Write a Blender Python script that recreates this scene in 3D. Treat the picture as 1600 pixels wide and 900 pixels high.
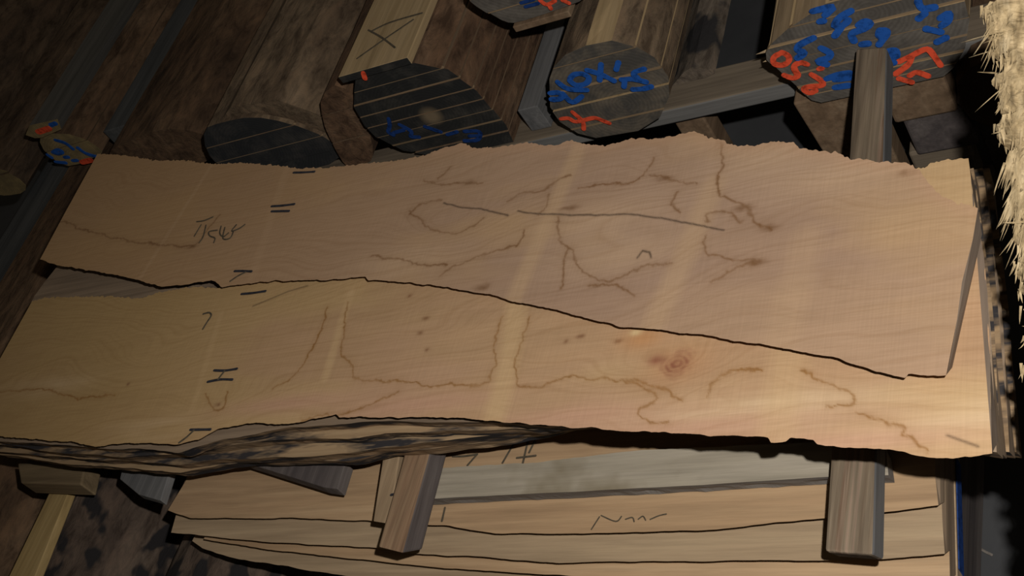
import bpy, bmesh, math, random
import numpy as np
from mathutils import Matrix, Vector

for o in list(bpy.data.objects): bpy.data.objects.remove(o)
S = bpy.context.scene
COL = S.collection
# ------------------------------------------------------------------ camera
# X runs along the slabs, Y along the logs, Z up; z = 0 is the top face of the uppermost slab
CR = ((0.835570, 0.129379, 0.533932), (0.240569, 0.787578, -0.567316), (-0.493911, 0.602480, 0.626952))   # columns: camera right, up, back
CAM_H = 1.3
cam_d = bpy.data.cameras.new('camera'); cam = bpy.data.objects.new('camera', cam_d); COL.objects.link(cam)
M4 = Matrix(CR).to_4x4(); M4.translation = (0, 0, CAM_H); cam.matrix_world = M4
cam_d.sensor_width = 36.0; cam_d.lens = 36.0 * 1980.9 / 1600.0; cam_d.clip_start = 0.02
S.camera = cam
# ------------------------------------------------------------------ light: dim hall + the photographer's flash beside the lens
W = bpy.data.worlds.new('hall'); S.world = W; W.use_nodes = True
W.node_tree.nodes['Background'].inputs[0].default_value = (0.95, 0.80, 0.58, 1)
W.node_tree.nodes['Background'].inputs[1].default_value = 0.045
fl = bpy.data.lights.new('flash', 'SPOT'); fo = bpy.data.objects.new('flash', fl); COL.objects.link(fo)
off = Vector((0.110, 0.170, 0.0)); fo.location = M4 @ off
aim = M4 @ Vector((0.16, -0.05, -1.0))
fo.rotation_euler = (aim - M4.translation).to_track_quat('-Z', 'Y').to_euler()
fl.energy = 165; fl.color = (1.0, 0.965, 0.92); fl.shadow_soft_size = 0.016; fl.spot_size = math.radians(96); fl.spot_blend = 0.7
S.view_settings.view_transform = 'Standard'; S.view_settings.look = 'None'
S.view_settings.exposure = 0.0; S.view_settings.gamma = 1.0; S.view_settings.use_curve_mapping = False

# outlines and marks in metres: slab outlines as (x, y), upright log faces as (x, z)
D={'U_back':[[-2.5693,1.8524],[-2.4266,1.8093],[-2.3077,1.7643],[-2.1921,1.7353],[-2.0751,1.694],[-1.9623,1.6699],[-1.849,1.6341],[-1.7614,1.6033],[-1.6829,1.5858],[-1.5927,1.5743],[-1.4884,1.5587],[-1.4238,1.5544],[-1.3801,1.5619],[-1.3479,1.5653],[-1.3223,1.5603],[-1.3075,1.5464],[-1.2516,1.5302],[-1.2081,1.5269],[-1.165,1.522],[-1.1405,1.5076],[-1.1049,1.4999],[-1.0756,1.5047],[-1.0467,1.4877],[-1.0003,1.4694],[-0.9516,1.4747],[-0.9063,1.4611],[-0.8699,1.4573],[-0.8317,1.4588],[-0.7968,1.4348],[-0.7722,1.4211],[-0.7478,1.4062],[-0.7139,1.3959],[-0.6821,1.3958],[-0.6496,1.3859],[-0.6398,1.3725],[-0.6056,1.3556],[-0.5749,1.3451],[-0.5535,1.3241],[-0.5391,1.323],[-0.505,1.3094],[-0.4673,1.295],[-0.4511,1.2787],[-0.4382,1.255],[-0.4265,1.232],[-0.3971,1.2056],[-0.369,1.1903]],
 'U_right':[[-0.369,1.1903],[-0.3739,1.1378],[-0.3851,1.0682],[-0.3891,1.0073],[-0.3987,0.9246]],
 'U_left':[[-2.5693,1.8524],[-2.5613,1.6658],[-2.5509,1.5009]],
 'U_front':[[-2.5509,1.5009],[-2.4596,1.4649],[-2.3901,1.4468],[-2.2941,1.4187],[-2.1638,1.3799],[-2.081,1.3501],[-2.035,1.3322],[-1.9545,1.3256],[-1.8796,1.3247],[-1.8628,1.3169],[-1.8346,1.2975],[-1.7762,1.2975],[-1.6872,1.2905],[-1.6156,1.2783],[-1.5303,1.2654],[-1.4497,1.2592],[-1.4385,1.2499],[-1.3683,1.2351],[-1.3052,1.2174],[-1.2445,1.2003],[-1.1852,1.181],[-1.1571,1.1738],[-1.0992,1.1487],[-1.0588,1.136],[-1.0059,1.1164],[-0.9672,1.1007],[-0.9299,1.0867],[-0.8755,1.0645],[-0.8257,1.0552],[-0.7816,1.0399],[-0.7403,1.0332],[-0.6887,1.0141],[-0.6495,1.0035],[-0.6111,0.9901],[-0.5561,0.9738],[-0.5202,0.9573],[-0.4854,0.9393],[-0.4489,0.9264],[-0.4453,0.9318],[-0.4205,0.9261],[-0.3987,0.9246]],
 'L_back':[[-2.5279,1.39],[-2.4826,1.3923],[-2.3579,1.3763],[-2.2135,1.3533],[-2.1187,1.333],[-2.0637,1.3415],[-1.9654,1.3391],[-1.8715,1.3203],[-1.7749,1.3239],[-1.4399,1.3018],[-1.1616,1.3163],[-0.9164,1.3365],[-0.6937,1.3338],[-0.5911,1.3265],[-0.4938,1.3081],[-0.4569,1.3066],[-0.4374,1.3143],[-0.4123,1.3117],[-0.3919,1.3091]],
 'L_right':[[-0.3919,1.3091],[-0.3836,1.2432],[-0.3761,1.1951],[-0.3658,1.1263],[-0.3592,1.0614],[-0.3535,0.9606],[-0.3508,0.8854],[-0.3478,0.8246]],
 'L_left':[[-2.5279,1.39],[-2.5236,1.2249],[-2.5178,1.0533]],
 'L_front':[[-2.5178,1.0533],[-2.4111,1.0185],[-2.3568,1.0047],[-2.2398,0.9894],[-2.1084,0.9734],[-2.0209,0.9566],[-1.9293,0.957],[-1.8551,0.9515],[-1.782,0.9432],[-1.7362,0.9507],[-1.697,0.9692],[-1.6435,0.9742],[-1.5885,0.9735],[-1.554,0.9653],[-1.4809,0.9682],[-1.4202,0.9744],[-1.4086,0.967],[-1.352,0.9645],[-1.2819,0.957],[-1.2023,0.9512],[-1.1505,0.9454],[-1.0992,0.9362],[-1.0496,0.9273],[-0.9674,0.9158],[-0.9439,0.9094],[-0.9058,0.9073],[-0.8561,0.8957],[-0.8146,0.8913],[-0.7645,0.8872],[-0.715,0.8772],[-0.6731,0.8759],[-0.6314,0.8677],[-0.627,0.8615],[-0.6066,0.8599],[-0.6012,0.8653],[-0.5696,0.86],[-0.5629,0.8528],[-0.5431,0.8485],[-0.5097,0.8433],[-0.4692,0.8376],[-0.4374,0.829],[-0.4143,0.8239],[-0.3916,0.8206],[-0.3695,0.8226],[-0.3478,0.8246]],
 'L3_front':[[-2.5961,1.0658],[-2.3936,1.0119],[-2.1645,0.9848],[-1.9586,0.9618],[-1.8059,0.942],[-1.702,0.9653],[-1.5502,0.9762],[-1.4157,0.9709],[-1.3321,0.9704],[-1.222,0.9583],[-1.1196,0.9506],[-1.0091,0.934],[-0.9199,0.9326],[-0.7418,0.9131],[-0.5559,0.8857],[-0.4312,0.8608],[-0.3495,0.8422]],
 'L3_right':[[-0.3971,1.3154],[-0.3747,1.1487],[-0.3619,1.04],[-0.3495,0.8422]],
 'L3_left':[[-2.532,1.5877],[-2.5815,1.4431],[-2.5638,1.2841],[-2.5961,1.0658]],
 'L3_back':[[-2.532,1.5877],[-2.0777,1.5],[-1.5176,1.4571],[-1.0732,1.4231],[-0.7064,1.353],[-0.5019,1.3117],[-0.3971,1.3154]],
 'L4_front':[[-2.6425,1.0749],[-2.4416,1.0267],[-2.1994,0.9865],[-1.9914,0.9648],[-1.8444,0.9591],[-1.7322,0.9712],[-1.5732,0.9722],[-1.4353,0.9627],[-1.3531,0.9685],[-1.2431,0.9609],[-1.1405,0.9578],[-1.0311,0.9522],[-0.9415,0.9571],[-0.7591,0.937],[-0.5686,0.9077],[-0.441,0.8803],[-0.3529,0.8609]],
 'L4_right':[[-0.4006,1.3438],[-0.378,1.1737],[-0.3652,1.0627],[-0.3529,0.8609]],
 'L4_left':[[-2.5688,1.5784],[-2.6121,1.3494],[-2.6235,1.2035],[-2.6425,1.0749]],
 'L4_back':[[-2.5688,1.5784],[-2.1246,1.5339],[-1.5519,1.49],[-1.0974,1.4553],[-0.7223,1.3835],[-0.5133,1.3414],[-0.4006,1.3438]],
 'L5_front':[[-2.6906,1.0859],[-2.4812,1.0306],[-2.2409,0.9979],[-2.0281,0.9742],[-1.872,0.9569],[-1.7547,0.9623],[-1.5905,0.9556],[-1.4542,0.9527],[-1.3714,0.9593],[-1.2644,0.9643],[-1.1627,0.9689],[-1.0529,0.9696],[-0.9631,0.9819],[-0.7764,0.961],[-0.5814,0.9298],[-0.4507,0.8997],[-0.35,0.8792]],
 'L5_right':[[-0.3965,1.3703],[-0.3743,1.1974],[-0.3618,1.0846],[-0.35,0.8792]],
 'L5_left':[[-2.6426,1.6165],[-2.6698,1.3792],[-2.6815,1.2301],[-2.6906,1.0859]],
 'L5_back':[[-2.6426,1.6165],[-2.1716,1.5677],[-1.5861,1.523],[-1.1217,1.4874],[-0.7383,1.4141],[-0.5246,1.371],[-0.3965,1.3703]],
 'L6_front':[[-2.737,1.095],[-2.5276,1.0433],[-2.279,1.0043],[-2.0618,0.9787],[-1.9031,0.9609],[-1.7866,0.9714],[-1.6216,0.9693],[-1.4794,0.9583],[-1.397,0.9695],[-1.2867,0.9703],[-1.1842,0.9779],[-1.0745,0.9862],[-0.9848,1.0067],[-0.7938,0.9852],[-0.5942,0.952],[-0.4605,0.9192],[-0.3491,0.8976]],
 'L6_right':[[-0.3948,1.3974],[-0.3727,1.2215],[-0.3604,1.1067],[-0.3491,0.8976]],
 'L6_left':[[-2.7173,1.6546],[-2.7275,1.409],[-2.7394,1.2567],[-2.737,1.095]],
 'L6_back':[[-2.7173,1.6546],[-2.2185,1.6016],[-1.6204,1.5559],[-1.1459,1.5196],[-0.7542,1.4447],[-0.536,1.4006],[-0.3948,1.3974]],
 'U_stain':[[[-1.1805,1.3843],[-1.1463,1.3916],[-1.1022,1.389],[-1.0841,1.4042],[-1.0533,1.4148]],[[-1.034,1.3778],[-0.9969,1.3736],[-0.967,1.3767],[-0.9308,1.3654],[-0.9019,1.3799],[-0.8921,1.4192]],[[-0.8914,1.3745],[-0.8464,1.3498],[-0.8049,1.3373]],[[-0.7819,1.4194],[-0.758,1.3589],[-0.7693,1.3276],[-0.7477,1.2934],[-0.7143,1.2665],[-0.6807,1.2239],[-0.6641,1.2119]],[[-1.0596,1.3243],[-1.0395,1.2656],[-1.0043,1.2371],[-0.9952,1.2101],[-0.9593,1.1828],[-0.9408,1.163],[-0.8886,1.1667],[-0.8617,1.1809],[-0.8182,1.1756]],[[-0.9604,1.1535],[-0.9355,1.1595],[-0.9026,1.149],[-0.8666,1.1197]],[[-1.008,1.1613],[-1.0188,1.2037],[-1.0158,1.2447]],[[-0.7768,1.2245],[-0.7682,1.1926],[-0.7411,1.1789],[-0.7112,1.1636],[-0.6788,1.1529],[-0.6754,1.1571]],[[-0.6784,1.1505],[-0.709,1.1488],[-0.745,1.1275]],[[-0.774,1.2521],[-0.7732,1.2662],[-0.7557,1.2703],[-0.7338,1.2578],[-0.7123,1.2393]],[[-1.1214,1.3029],[-1.1143,1.2774],[-1.1415,1.2644],[-1.2197,1.2605],[-1.2684,1.2309]],[[-1.395,1.4854],[-1.3461,1.4609],[-1.2482,1.4396]],[[-1.3428,1.509],[-1.3575,1.4814]],[[-1.0875,1.3827],[-1.0902,1.354],[-1.104,1.3381]],[[-1.4016,1.4063],[-1.3575,1.3658],[-1.2874,1.3289],[-1.233,1.3328],[-1.2184,1.352]],[[-1.3985,1.3978],[-1.3846,1.4217],[-1.3321,1.4195]],[[-2.0007,1.4267],[-1.9736,1.4658],[-1.9515,1.5153]],[[-0.8339,1.3249],[-0.844,1.3068],[-0.8238,1.2823]],[[-1.4554,1.3084],[-1.2614,1.251]],[[-2.5707,1.6261],[-2.2861,1.509],[-1.9953,1.4345]]],
 'U_crack':[[[-1.3245,1.41],[-1.2789,1.3892],[-1.2298,1.3755],[-1.165,1.3452]],[[-1.147,1.3517],[-1.1022,1.3363],[-0.9739,1.3062],[-0.9162,1.2967],[-0.8548,1.2756],[-0.7414,1.2262]],[[-0.8822,1.1999],[-0.8759,1.2129],[-0.8624,1.2065],[-0.8568,1.1952]]],
 'U_band':[[[-1.053,1.4925],[-1.0761,1.315],[-1.0984,1.146]],[[-0.7731,1.3245],[-0.7979,1.1869],[-0.8281,1.0567]],[[-0.6046,1.1867],[-0.625,0.9929]],[[-2.0705,1.7048],[-2.1212,1.3604]],[[-1.81,1.6301],[-1.759,1.3155]]],
 'U_spot':[[[-1.2799,1.4502]],[[-0.7141,1.2651]],[[-0.6666,1.2161]],[[-0.8635,1.3622]],[[-1.0386,1.3355]],[[-0.6801,1.1556]],[[-1.9953,1.4345]],[[-1.171,1.1895]],[[-0.4708,1.2785]]],
 'U_swirl':[[[-1.297,1.3579]],[[-0.9255,1.217]],[[-0.72,1.2219]],[[-0.8141,1.4036]]],
 'U_light':[[[-0.924,1.2102]],[[-0.9785,1.2947]],[[-0.6885,1.3647]],[[-0.5609,1.3003]],[[-1.3852,1.2805]]],
 'L_stain':[[[-1.4843,1.163],[-1.4594,1.0994],[-1.4349,1.0828],[-1.413,1.0467],[-1.3568,1.0366],[-1.2529,1.0189],[-1.1394,1.0031],[-1.1148,1.0029],[-1.1193,1.018],[-1.1138,1.0445],[-1.1298,1.0855],[-1.1317,1.1427]],[[-1.0784,1.1348],[-1.0745,1.0946],[-1.0795,1.0565],[-1.0657,1.0205],[-1.0689,0.9945],[-1.0233,0.9861],[-1.0088,0.9881],[-0.9839,1.0018],[-0.9342,0.9998],[-0.8694,0.9813],[-0.8267,0.9611],[-0.8097,0.9528],[-0.816,0.9437],[-0.8381,0.9317],[-0.8202,0.914],[-0.7836,0.9055]],[[-0.8699,0.9836],[-0.8015,0.9629],[-0.7687,0.9423]],[[-0.733,0.9451],[-0.7281,0.9681],[-0.7118,0.9814],[-0.6881,0.983],[-0.6583,0.9785]],[[-0.5973,0.9735],[-0.5723,0.9481],[-0.5352,0.9311],[-0.5154,0.9172],[-0.5227,0.9052],[-0.56,0.9058]],[[-0.5142,0.8938],[-0.472,0.8758],[-0.4501,0.8693],[-0.4572,0.8578],[-0.4442,0.8504],[-0.4224,0.8343]],[[-1.5452,1.2275],[-1.5308,1.1294],[-1.5537,1.0705],[-1.6,1.0464]],[[-1.7746,1.0532],[-1.737,1.0141],[-1.7024,1.0109],[-1.7166,1.0544]],[[-1.4974,0.9722],[-1.372,0.9802],[-1.3011,1.0088]],[[-2.4493,1.1268],[-2.3154,1.1245],[-2.1794,1.0786],[-2.0428,1.0804]],[[-1.5027,1.2298],[-1.4827,1.1628]]],
 'L_crack':[[[-0.4005,0.8534],[-0.3641,0.8354]],[[-1.7503,1.2559],[-1.6682,1.279],[-1.6216,1.2854]]],
 'L_band':[[[-1.4994,1.2516],[-1.4782,1.0566]],[[-1.1089,1.1683],[-1.0911,1.0505],[-1.0854,0.9938],[-1.087,0.9351]],[[-0.6172,1.0034],[-0.6214,0.8591]],[[-1.8348,1.2497],[-1.7901,1.019]]],
 'L_spot':[[[-0.99,1.0709]],[[-0.9663,1.0775]],[[-1.2943,1.1598]],[[-1.2659,1.0901]],[[-1.3498,1.2173]],[[-0.897,1.0586]],[[-2.0173,1.1008]],[[-1.7258,1.0242]],[[-1.2971,1.1289]]],
 'L_swirl':[[[-0.797,1.009]],[[-1.2828,1.1269]],[[-0.979,1.0731]],[[-1.74,1.0355]],[[-1.9562,1.1558]]],
 'L_light':[[[-0.6373,0.912]],[[-0.4245,0.8736]],[[-0.7028,0.9181]],[[-2.2756,1.1285]],[[-1.8741,0.9838]]],
 'L_pink':[[[-1.2505,0.9788]],[[-0.9378,0.9287]],[[-0.7268,0.8914]],[[-1.5443,1.0095]],[[-0.5188,0.8533]]],
 'L_knot':[[-0.788,1.0046]],
 'L_knot2':[[-0.856,1.0591]],
 'L_white':[[-0.8693,1.0715]],
 'U_mark':[[[-1.7965,1.5035],[-1.7575,1.4967],[-1.7279,1.4937]],[[-1.7891,1.4878],[-1.7339,1.476]],[[-1.7772,1.5943],[-1.7449,1.5865],[-1.712,1.5803]],[[-1.8184,1.3356],[-1.7931,1.3311],[-1.7653,1.3247]]],
 'U_script':[[[-1.8175,1.3092],[-1.8014,1.3195],[-1.7816,1.3259]],[[-2.0196,1.5077],[-1.9941,1.5043],[-1.97,1.5101]],[[-1.9985,1.4943],[-2.0007,1.4623]],[[-1.9832,1.4911],[-1.9704,1.4527],[-1.9748,1.4394]],[[-1.936,1.4672],[-1.966,1.4696],[-1.9511,1.4524],[-1.9278,1.4443],[-1.9259,1.43]],[[-1.9294,1.4765],[-1.9234,1.454],[-1.9026,1.4394],[-1.893,1.4497]],[[-1.9147,1.47],[-1.9049,1.4328],[-1.8758,1.4307],[-1.8794,1.4523]],[[-1.881,1.4702],[-1.8899,1.4509],[-1.8627,1.4559],[-1.8522,1.4642]]],
 'L_mark':[[[-1.777,1.1058],[-1.7455,1.1007],[-1.7141,1.1015]],[[-1.7803,1.0798],[-1.7476,1.082],[-1.7132,1.0768]],[[-1.7679,0.9723],[-1.7383,0.9699],[-1.7125,0.9678]],[[-1.7979,1.292],[-1.7664,1.2886],[-1.7295,1.2874]]],
 'L_script':[[[-1.7455,1.1007],[-1.7521,1.0811]],[[-1.7836,0.9461],[-1.7689,0.9559],[-1.7566,0.97]],[[-1.8867,1.2558],[-1.8698,1.2581],[-1.8573,1.2482],[-1.8618,1.2329],[-1.8645,1.2144]]],
 'bearR':[[-0.6048,0.9247],[-0.5979,0.7795],[-0.532,0.7726],[-0.5452,0.9156],[-0.5873,1.7647],[-0.6439,1.7789]],
 'bearL':[[-1.3801,0.9962],[-1.369,0.8033],[-1.3117,0.7905],[-1.3497,0.994]],
 'lath':[[-1.4423,1.0007],[-1.4124,0.8611],[-1.3751,0.8549],[-1.3859,0.9967]],
 'S1_back':[[-1.3946,0.9745],[-1.3259,0.9794],[-1.1274,0.9782],[-0.938,0.9882],[-0.6328,0.9806],[-0.5433,0.9633]],
 'S1_front':[[-1.3954,0.9179],[-1.33,0.9187],[-1.0386,0.918],[-0.8155,0.919],[-0.6266,0.9215],[-0.5365,0.9194]],
 'S1_left':[[-1.3946,0.9745],[-1.3954,0.9179]],
 'S1_right':[[-0.5433,0.9633],[-0.5365,0.9194]],
 'S2_front':[[-2.0258,0.9412],[-1.9485,0.9193],[-1.666,0.9104],[-1.4863,0.8986],[-1.3607,0.8855],[-1.2947,0.8809],[-1.1993,0.8659],[-1.026,0.8585],[-0.8715,0.8595],[-0.8184,0.8589],[-0.6348,0.8716],[-0.5562,0.8777],[-0.475,0.8863]],
 'S2_left':[[-2.0051,1.5],[-2.0053,1.033],[-2.0258,0.9412]],
 'S2_right':[[-0.5054,1.48],[-0.4829,0.941],[-0.475,0.8863]],
 'S2_back':[[-2.0051,1.5],[-1.6,1.52],[-1.1,1.47],[-0.5054,1.48]],
 'S3_front':[[-2.0227,0.9052],[-1.7665,0.8785],[-1.4688,0.8583],[-1.3826,0.8466],[-1.236,0.8366],[-1.0955,0.8239],[-0.8777,0.8238],[-0.6365,0.821],[-0.5456,0.8224],[-0.4714,0.8277]],
 'S3_left':[[-1.9953,1.52],[-2.0327,0.9496],[-2.0227,0.9052]],
 'S3_right':[[-0.5106,1.5],[-0.4805,0.9113],[-0.4714,0.8277]],
 'S3_back':[[-1.9953,1.52],[-1.6,1.54],[-1.1,1.49],[-0.5106,1.5]],
 'S4_front':[[-1.9534,0.9037],[-1.7607,0.8767],[-1.623,0.8606],[-1.3189,0.832],[-1.0591,0.814],[-0.8328,0.7995],[-0.6343,0.7955],[-0.4712,0.8041]],
 'S4_left':[[-1.9552,1.54],[-1.9534,0.9037]],
 'S4_right':[[-0.5138,1.52],[-0.4712,0.8041]],
 'S4_back':[[-1.9552,1.54],[-1.6,1.56],[-1.1,1.51],[-0.5138,1.52]],
 'S5_front':[[-2.0194,0.916],[-1.9802,0.899],[-1.8592,0.8711],[-1.6693,0.8467],[-1.5647,0.8338],[-1.3305,0.8124],[-1.0693,0.7944],[-0.7391,0.7792],[-0.4672,0.7897]],
 'S5_left':[[-1.9699,1.56],[-2.0194,0.916]],
 'S5_right':[[-0.515,1.54],[-0.4672,0.7897]],
 'S5_back':[[-1.9699,1.56],[-1.6,1.58],[-1.1,1.53],[-0.515,1.54]],
 'S2_mark':[[[-1.3338,1.02],[-1.3094,1.0183],[-1.2796,1.0202]],[[-1.282,1.0191],[-1.2936,0.999]],[[-1.2079,1.0425],[-1.2207,0.9996]],[[-1.1809,1.0404],[-1.1779,0.9968]],[[-1.1941,1.008],[-1.1554,1.0092]],[[-1.1662,1.0393],[-1.1704,1.0166]],[[-1.316,0.9162],[-1.3127,0.89]],[[-1.2676,1.0391],[-1.214,1.0403]]],
 'S2_script':[[[-1.0036,0.8873],[-1.0123,0.8649]],[[-1.0006,0.8894],[-0.9686,0.8747],[-0.963,0.8858]],[[-0.9552,0.881],[-0.9425,0.885],[-0.9384,0.8759]],[[-0.9325,0.8802],[-0.9249,0.8866],[-0.9186,0.8775]],[[-0.9124,0.8795],[-0.8982,0.8856],[-0.8854,0.8873]]],
 'scrap_grey':[[-2.2025,1.0519],[-2.0415,1.0311],[-2.0274,0.9491],[-2.1055,0.9675],[-2.1881,1.0085]],
 'scrap_dark':[[-1.7934,1.0052],[-1.5282,0.988],[-1.5246,0.932],[-1.5606,0.9378]],
 'stick_left':[[-2.5365,1.0705],[-2.4695,1.0668],[-2.4556,0.9154],[-2.4325,0.8019],[-2.5269,0.8023]],
 'cross_left':[[-2.6199,1.0886],[-2.3633,1.0719],[-2.3431,1.0153],[-2.5666,1.0323]],
 'Y':{'E':1.91,
 'F':1.85,
 'H':1.82,
 'D':1.98,
 'C':2.12,
 'B':2.22,
 'G':1.96,
 'A':2.2},
 'E':[[-1.7619,-0.0366],[-1.6787,-0.034],[-1.5935,-0.0349],[-1.5304,-0.0762],[-1.4994,-0.1494],[-1.4923,-0.265],[-1.5022,-0.3199],[-1.542,-0.3483],[-1.6287,-0.3422],[-1.704,-0.3146],[-1.7888,-0.2706],[-1.8256,-0.2127],[-1.8311,-0.1667],[-1.8186,-0.1052],[-1.785,-0.0626]],
 'E_top':[[-1.7901,-0.0238],[-1.593,-0.0136],[-1.5949,-0.0345],[-1.7619,-0.0366]],
 'F':[[-1.2143,-0.0729],[-1.1623,-0.0646],[-1.1062,-0.0686],[-1.074,-0.0929],[-1.0463,-0.1386],[-1.0418,-0.1956],[-1.0601,-0.2416],[-1.1059,-0.2928],[-1.1681,-0.316],[-1.2677,-0.3098],[-1.2999,-0.2863],[-1.3217,-0.2436],[-1.3229,-0.1995],[-1.2838,-0.1266],[-1.2538,-0.095]],
 'H':[[-0.8228,-0.1822],[-0.8036,-0.2396],[-0.7793,-0.3068],[-0.7619,-0.3191],[-0.7074,-0.3266],[-0.6088,-0.3252],[-0.5446,-0.3279],[-0.5087,-0.3025],[-0.4781,-0.2638],[-0.4542,-0.2016],[-0.4475,-0.1149],[-0.5068,-0.0585],[-0.5948,-0.057],[-0.6752,-0.0898],[-0.7532,-0.1221],[-0.7998,-0.1494],[-0.8169,-0.1639]],
 'G':[[-1.4141,0.057],[-1.4128,0.0332],[-1.392,-0.0046],[-1.371,-0.0373],[-1.3502,-0.0459],[-1.2633,-0.0437],[-1.1679,-0.0367],[-1.1141,0.0099],[-1.1339,0.0829],[-1.2498,0.1403],[-1.3601,0.112]],
 'G_board':[[-1.3466,-0.0398],[-1.3484,-0.0595],[-1.256,-0.0587],[-1.2511,-0.0442]],
 'D':[[-2.347,-0.1023],[-2.2806,-0.0977],[-2.1752,-0.105],[-2.0947,-0.1518],[-2.02,-0.2318],[-2.0076,-0.307],[-2.0589,-0.367],[-2.2122,-0.3515],[-2.3317,-0.3016],[-2.4078,-0.2397],[-2.402,-0.1727]],
 'D_top':[[-2.2276,-0.071],[-2.0836,-0.0864],[-2.0015,-0.1675],[-2.02,-0.2318],[-2.0947,-0.1518],[-2.1752,-0.105],[-2.2806,-0.0977]],
 'D2':[[-1.9222,-0.0824],[-1.8448,-0.0589],[-1.7945,-0.0743],[-1.8357,-0.1301],[-1.868,-0.2091],[-1.9086,-0.2899],[-1.9558,-0.3294],[-2.0166,-0.3129],[-1.9991,-0.2293],[-1.9734,-0.1559]],
 'C':[[-2.9077,-0.1914],[-2.7977,-0.1783],[-2.6489,-0.1622],[-2.5382,-0.2072],[-2.5204,-0.2647],[-2.5968,-0.3325],[-2.6881,-0.341],[-2.827,-0.2894],[-2.9025,-0.2405]],
 'B':[[-3.2355,-0.147],[-3.1853,-0.1353],[-3.0807,-0.171],[-3.0491,-0.2518],[-3.0703,-0.2664],[-3.227,-0.2829],[-3.2615,-0.2523],[-3.2653,-0.2003]],
 'B_board':[[-3.2376,-0.1078],[-3.1867,-0.0797],[-3.0639,-0.0876],[-3.088,-0.1251],[-3.1875,-0.1335],[-3.2154,-0.1285]],
 'A2':[[-3.5937,-0.161],[-3.4685,-0.1951],[-3.4257,-0.2749],[-3.4758,-0.3123],[-3.5668,-0.3047],[-3.6955,-0.2419]],
 'F2':[[-1.1116,-0.3173],[-1.0564,-0.2784],[-1.0161,-0.2872],[-1.0032,-0.3254],[-1.0172,-0.348],[-1.0668,-0.3525],[-1.1197,-0.3484]],
 'E_blue':[[[-1.7553,-0.1626],[-1.7645,-0.1838],[-1.7854,-0.1998],[-1.7746,-0.2117]],[[-1.7707,-0.2062],[-1.7391,-0.2043]],[[-1.74,-0.1866],[-1.7193,-0.2166],[-1.7404,-0.2281],[-1.7151,-0.2353]],[[-1.6814,-0.2101],[-1.6524,-0.2358]],[[-1.6429,-0.2494],[-1.614,-0.2469]],[[-1.5957,-0.2522],[-1.554,-0.2599],[-1.5768,-0.2879],[-1.612,-0.2779]],[[-1.5916,-0.2685],[-1.5707,-0.2723]]],
 'E_red':[[[-1.72,-0.0081],[-1.7251,-0.0226]]],
 'F_blue':[[[-1.2974,-0.1567],[-1.2782,-0.1587],[-1.2724,-0.1681],[-1.2827,-0.1784],[-1.3016,-0.1727]],[[-1.2706,-0.1648],[-1.2657,-0.199],[-1.2342,-0.1835]],[[-1.2652,-0.1324],[-1.2559,-0.1578],[-1.215,-0.1703]],[[-1.2367,-0.1337],[-1.222,-0.1234],[-1.2016,-0.1278],[-1.1932,-0.1434],[-1.2095,-0.157],[-1.2335,-0.1534],[-1.2384,-0.1369]],[[-1.1897,-0.1224],[-1.1664,-0.1406],[-1.1488,-0.1645]],[[-1.1543,-0.1171],[-1.1763,-0.1541]],[[-1.1178,-0.1232],[-1.1294,-0.1376]],[[-1.0753,-0.1545],[-1.1029,-0.1549],[-1.098,-0.1746]],[[-1.1326,-0.1676],[-1.1082,-0.1715],[-1.0867,-0.1873]],[[-1.1262,-0.1696],[-1.1355,-0.1852]],[[-1.1215,-0.1988],[-1.1003,-0.2034],[-1.0819,-0.2016]]],
 'F_red':[[[-1.3114,-0.2306],[-1.2917,-0.2324],[-1.2872,-0.2477],[-1.2653,-0.2481],[-1.2364,-0.2467],[-1.2265,-0.2575],[-1.2134,-0.2712]],[[-1.2766,-0.2191],[-1.2703,-0.2367],[-1.2658,-0.2519],[-1.2758,-0.271]]],
 'H_red':[[[-0.788,-0.1714],[-0.7784,-0.1828],[-0.7829,-0.1982],[-0.8,-0.2029],[-0.8131,-0.1937],[-0.8079,-0.1768],[-0.788,-0.1714]],[[-0.7535,-0.2141],[-0.7626,-0.2046],[-0.779,-0.2079],[-0.7806,-0.2226],[-0.7778,-0.2355],[-0.7909,-0.2401],[-0.8035,-0.2258]],[[-0.7371,-0.2311],[-0.7315,-0.2295]],[[-0.755,-0.2391],[-0.7412,-0.2606],[-0.7422,-0.2741],[-0.7725,-0.2665],[-0.7829,-0.2704],[-0.7753,-0.285],[-0.761,-0.2805]],[[-0.5939,-0.2561],[-0.5645,-0.2475],[-0.5363,-0.2372],[-0.5316,-0.2611],[-0.5269,-0.2853]],[[-0.569,-0.2509],[-0.5775,-0.2678],[-0.608,-0.2831]],[[-0.6063,-0.2971],[-0.5869,-0.3115]],[[-0.5856,-0.2951],[-0.5717,-0.2878],[-0.5554,-0.3044]]],
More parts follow.
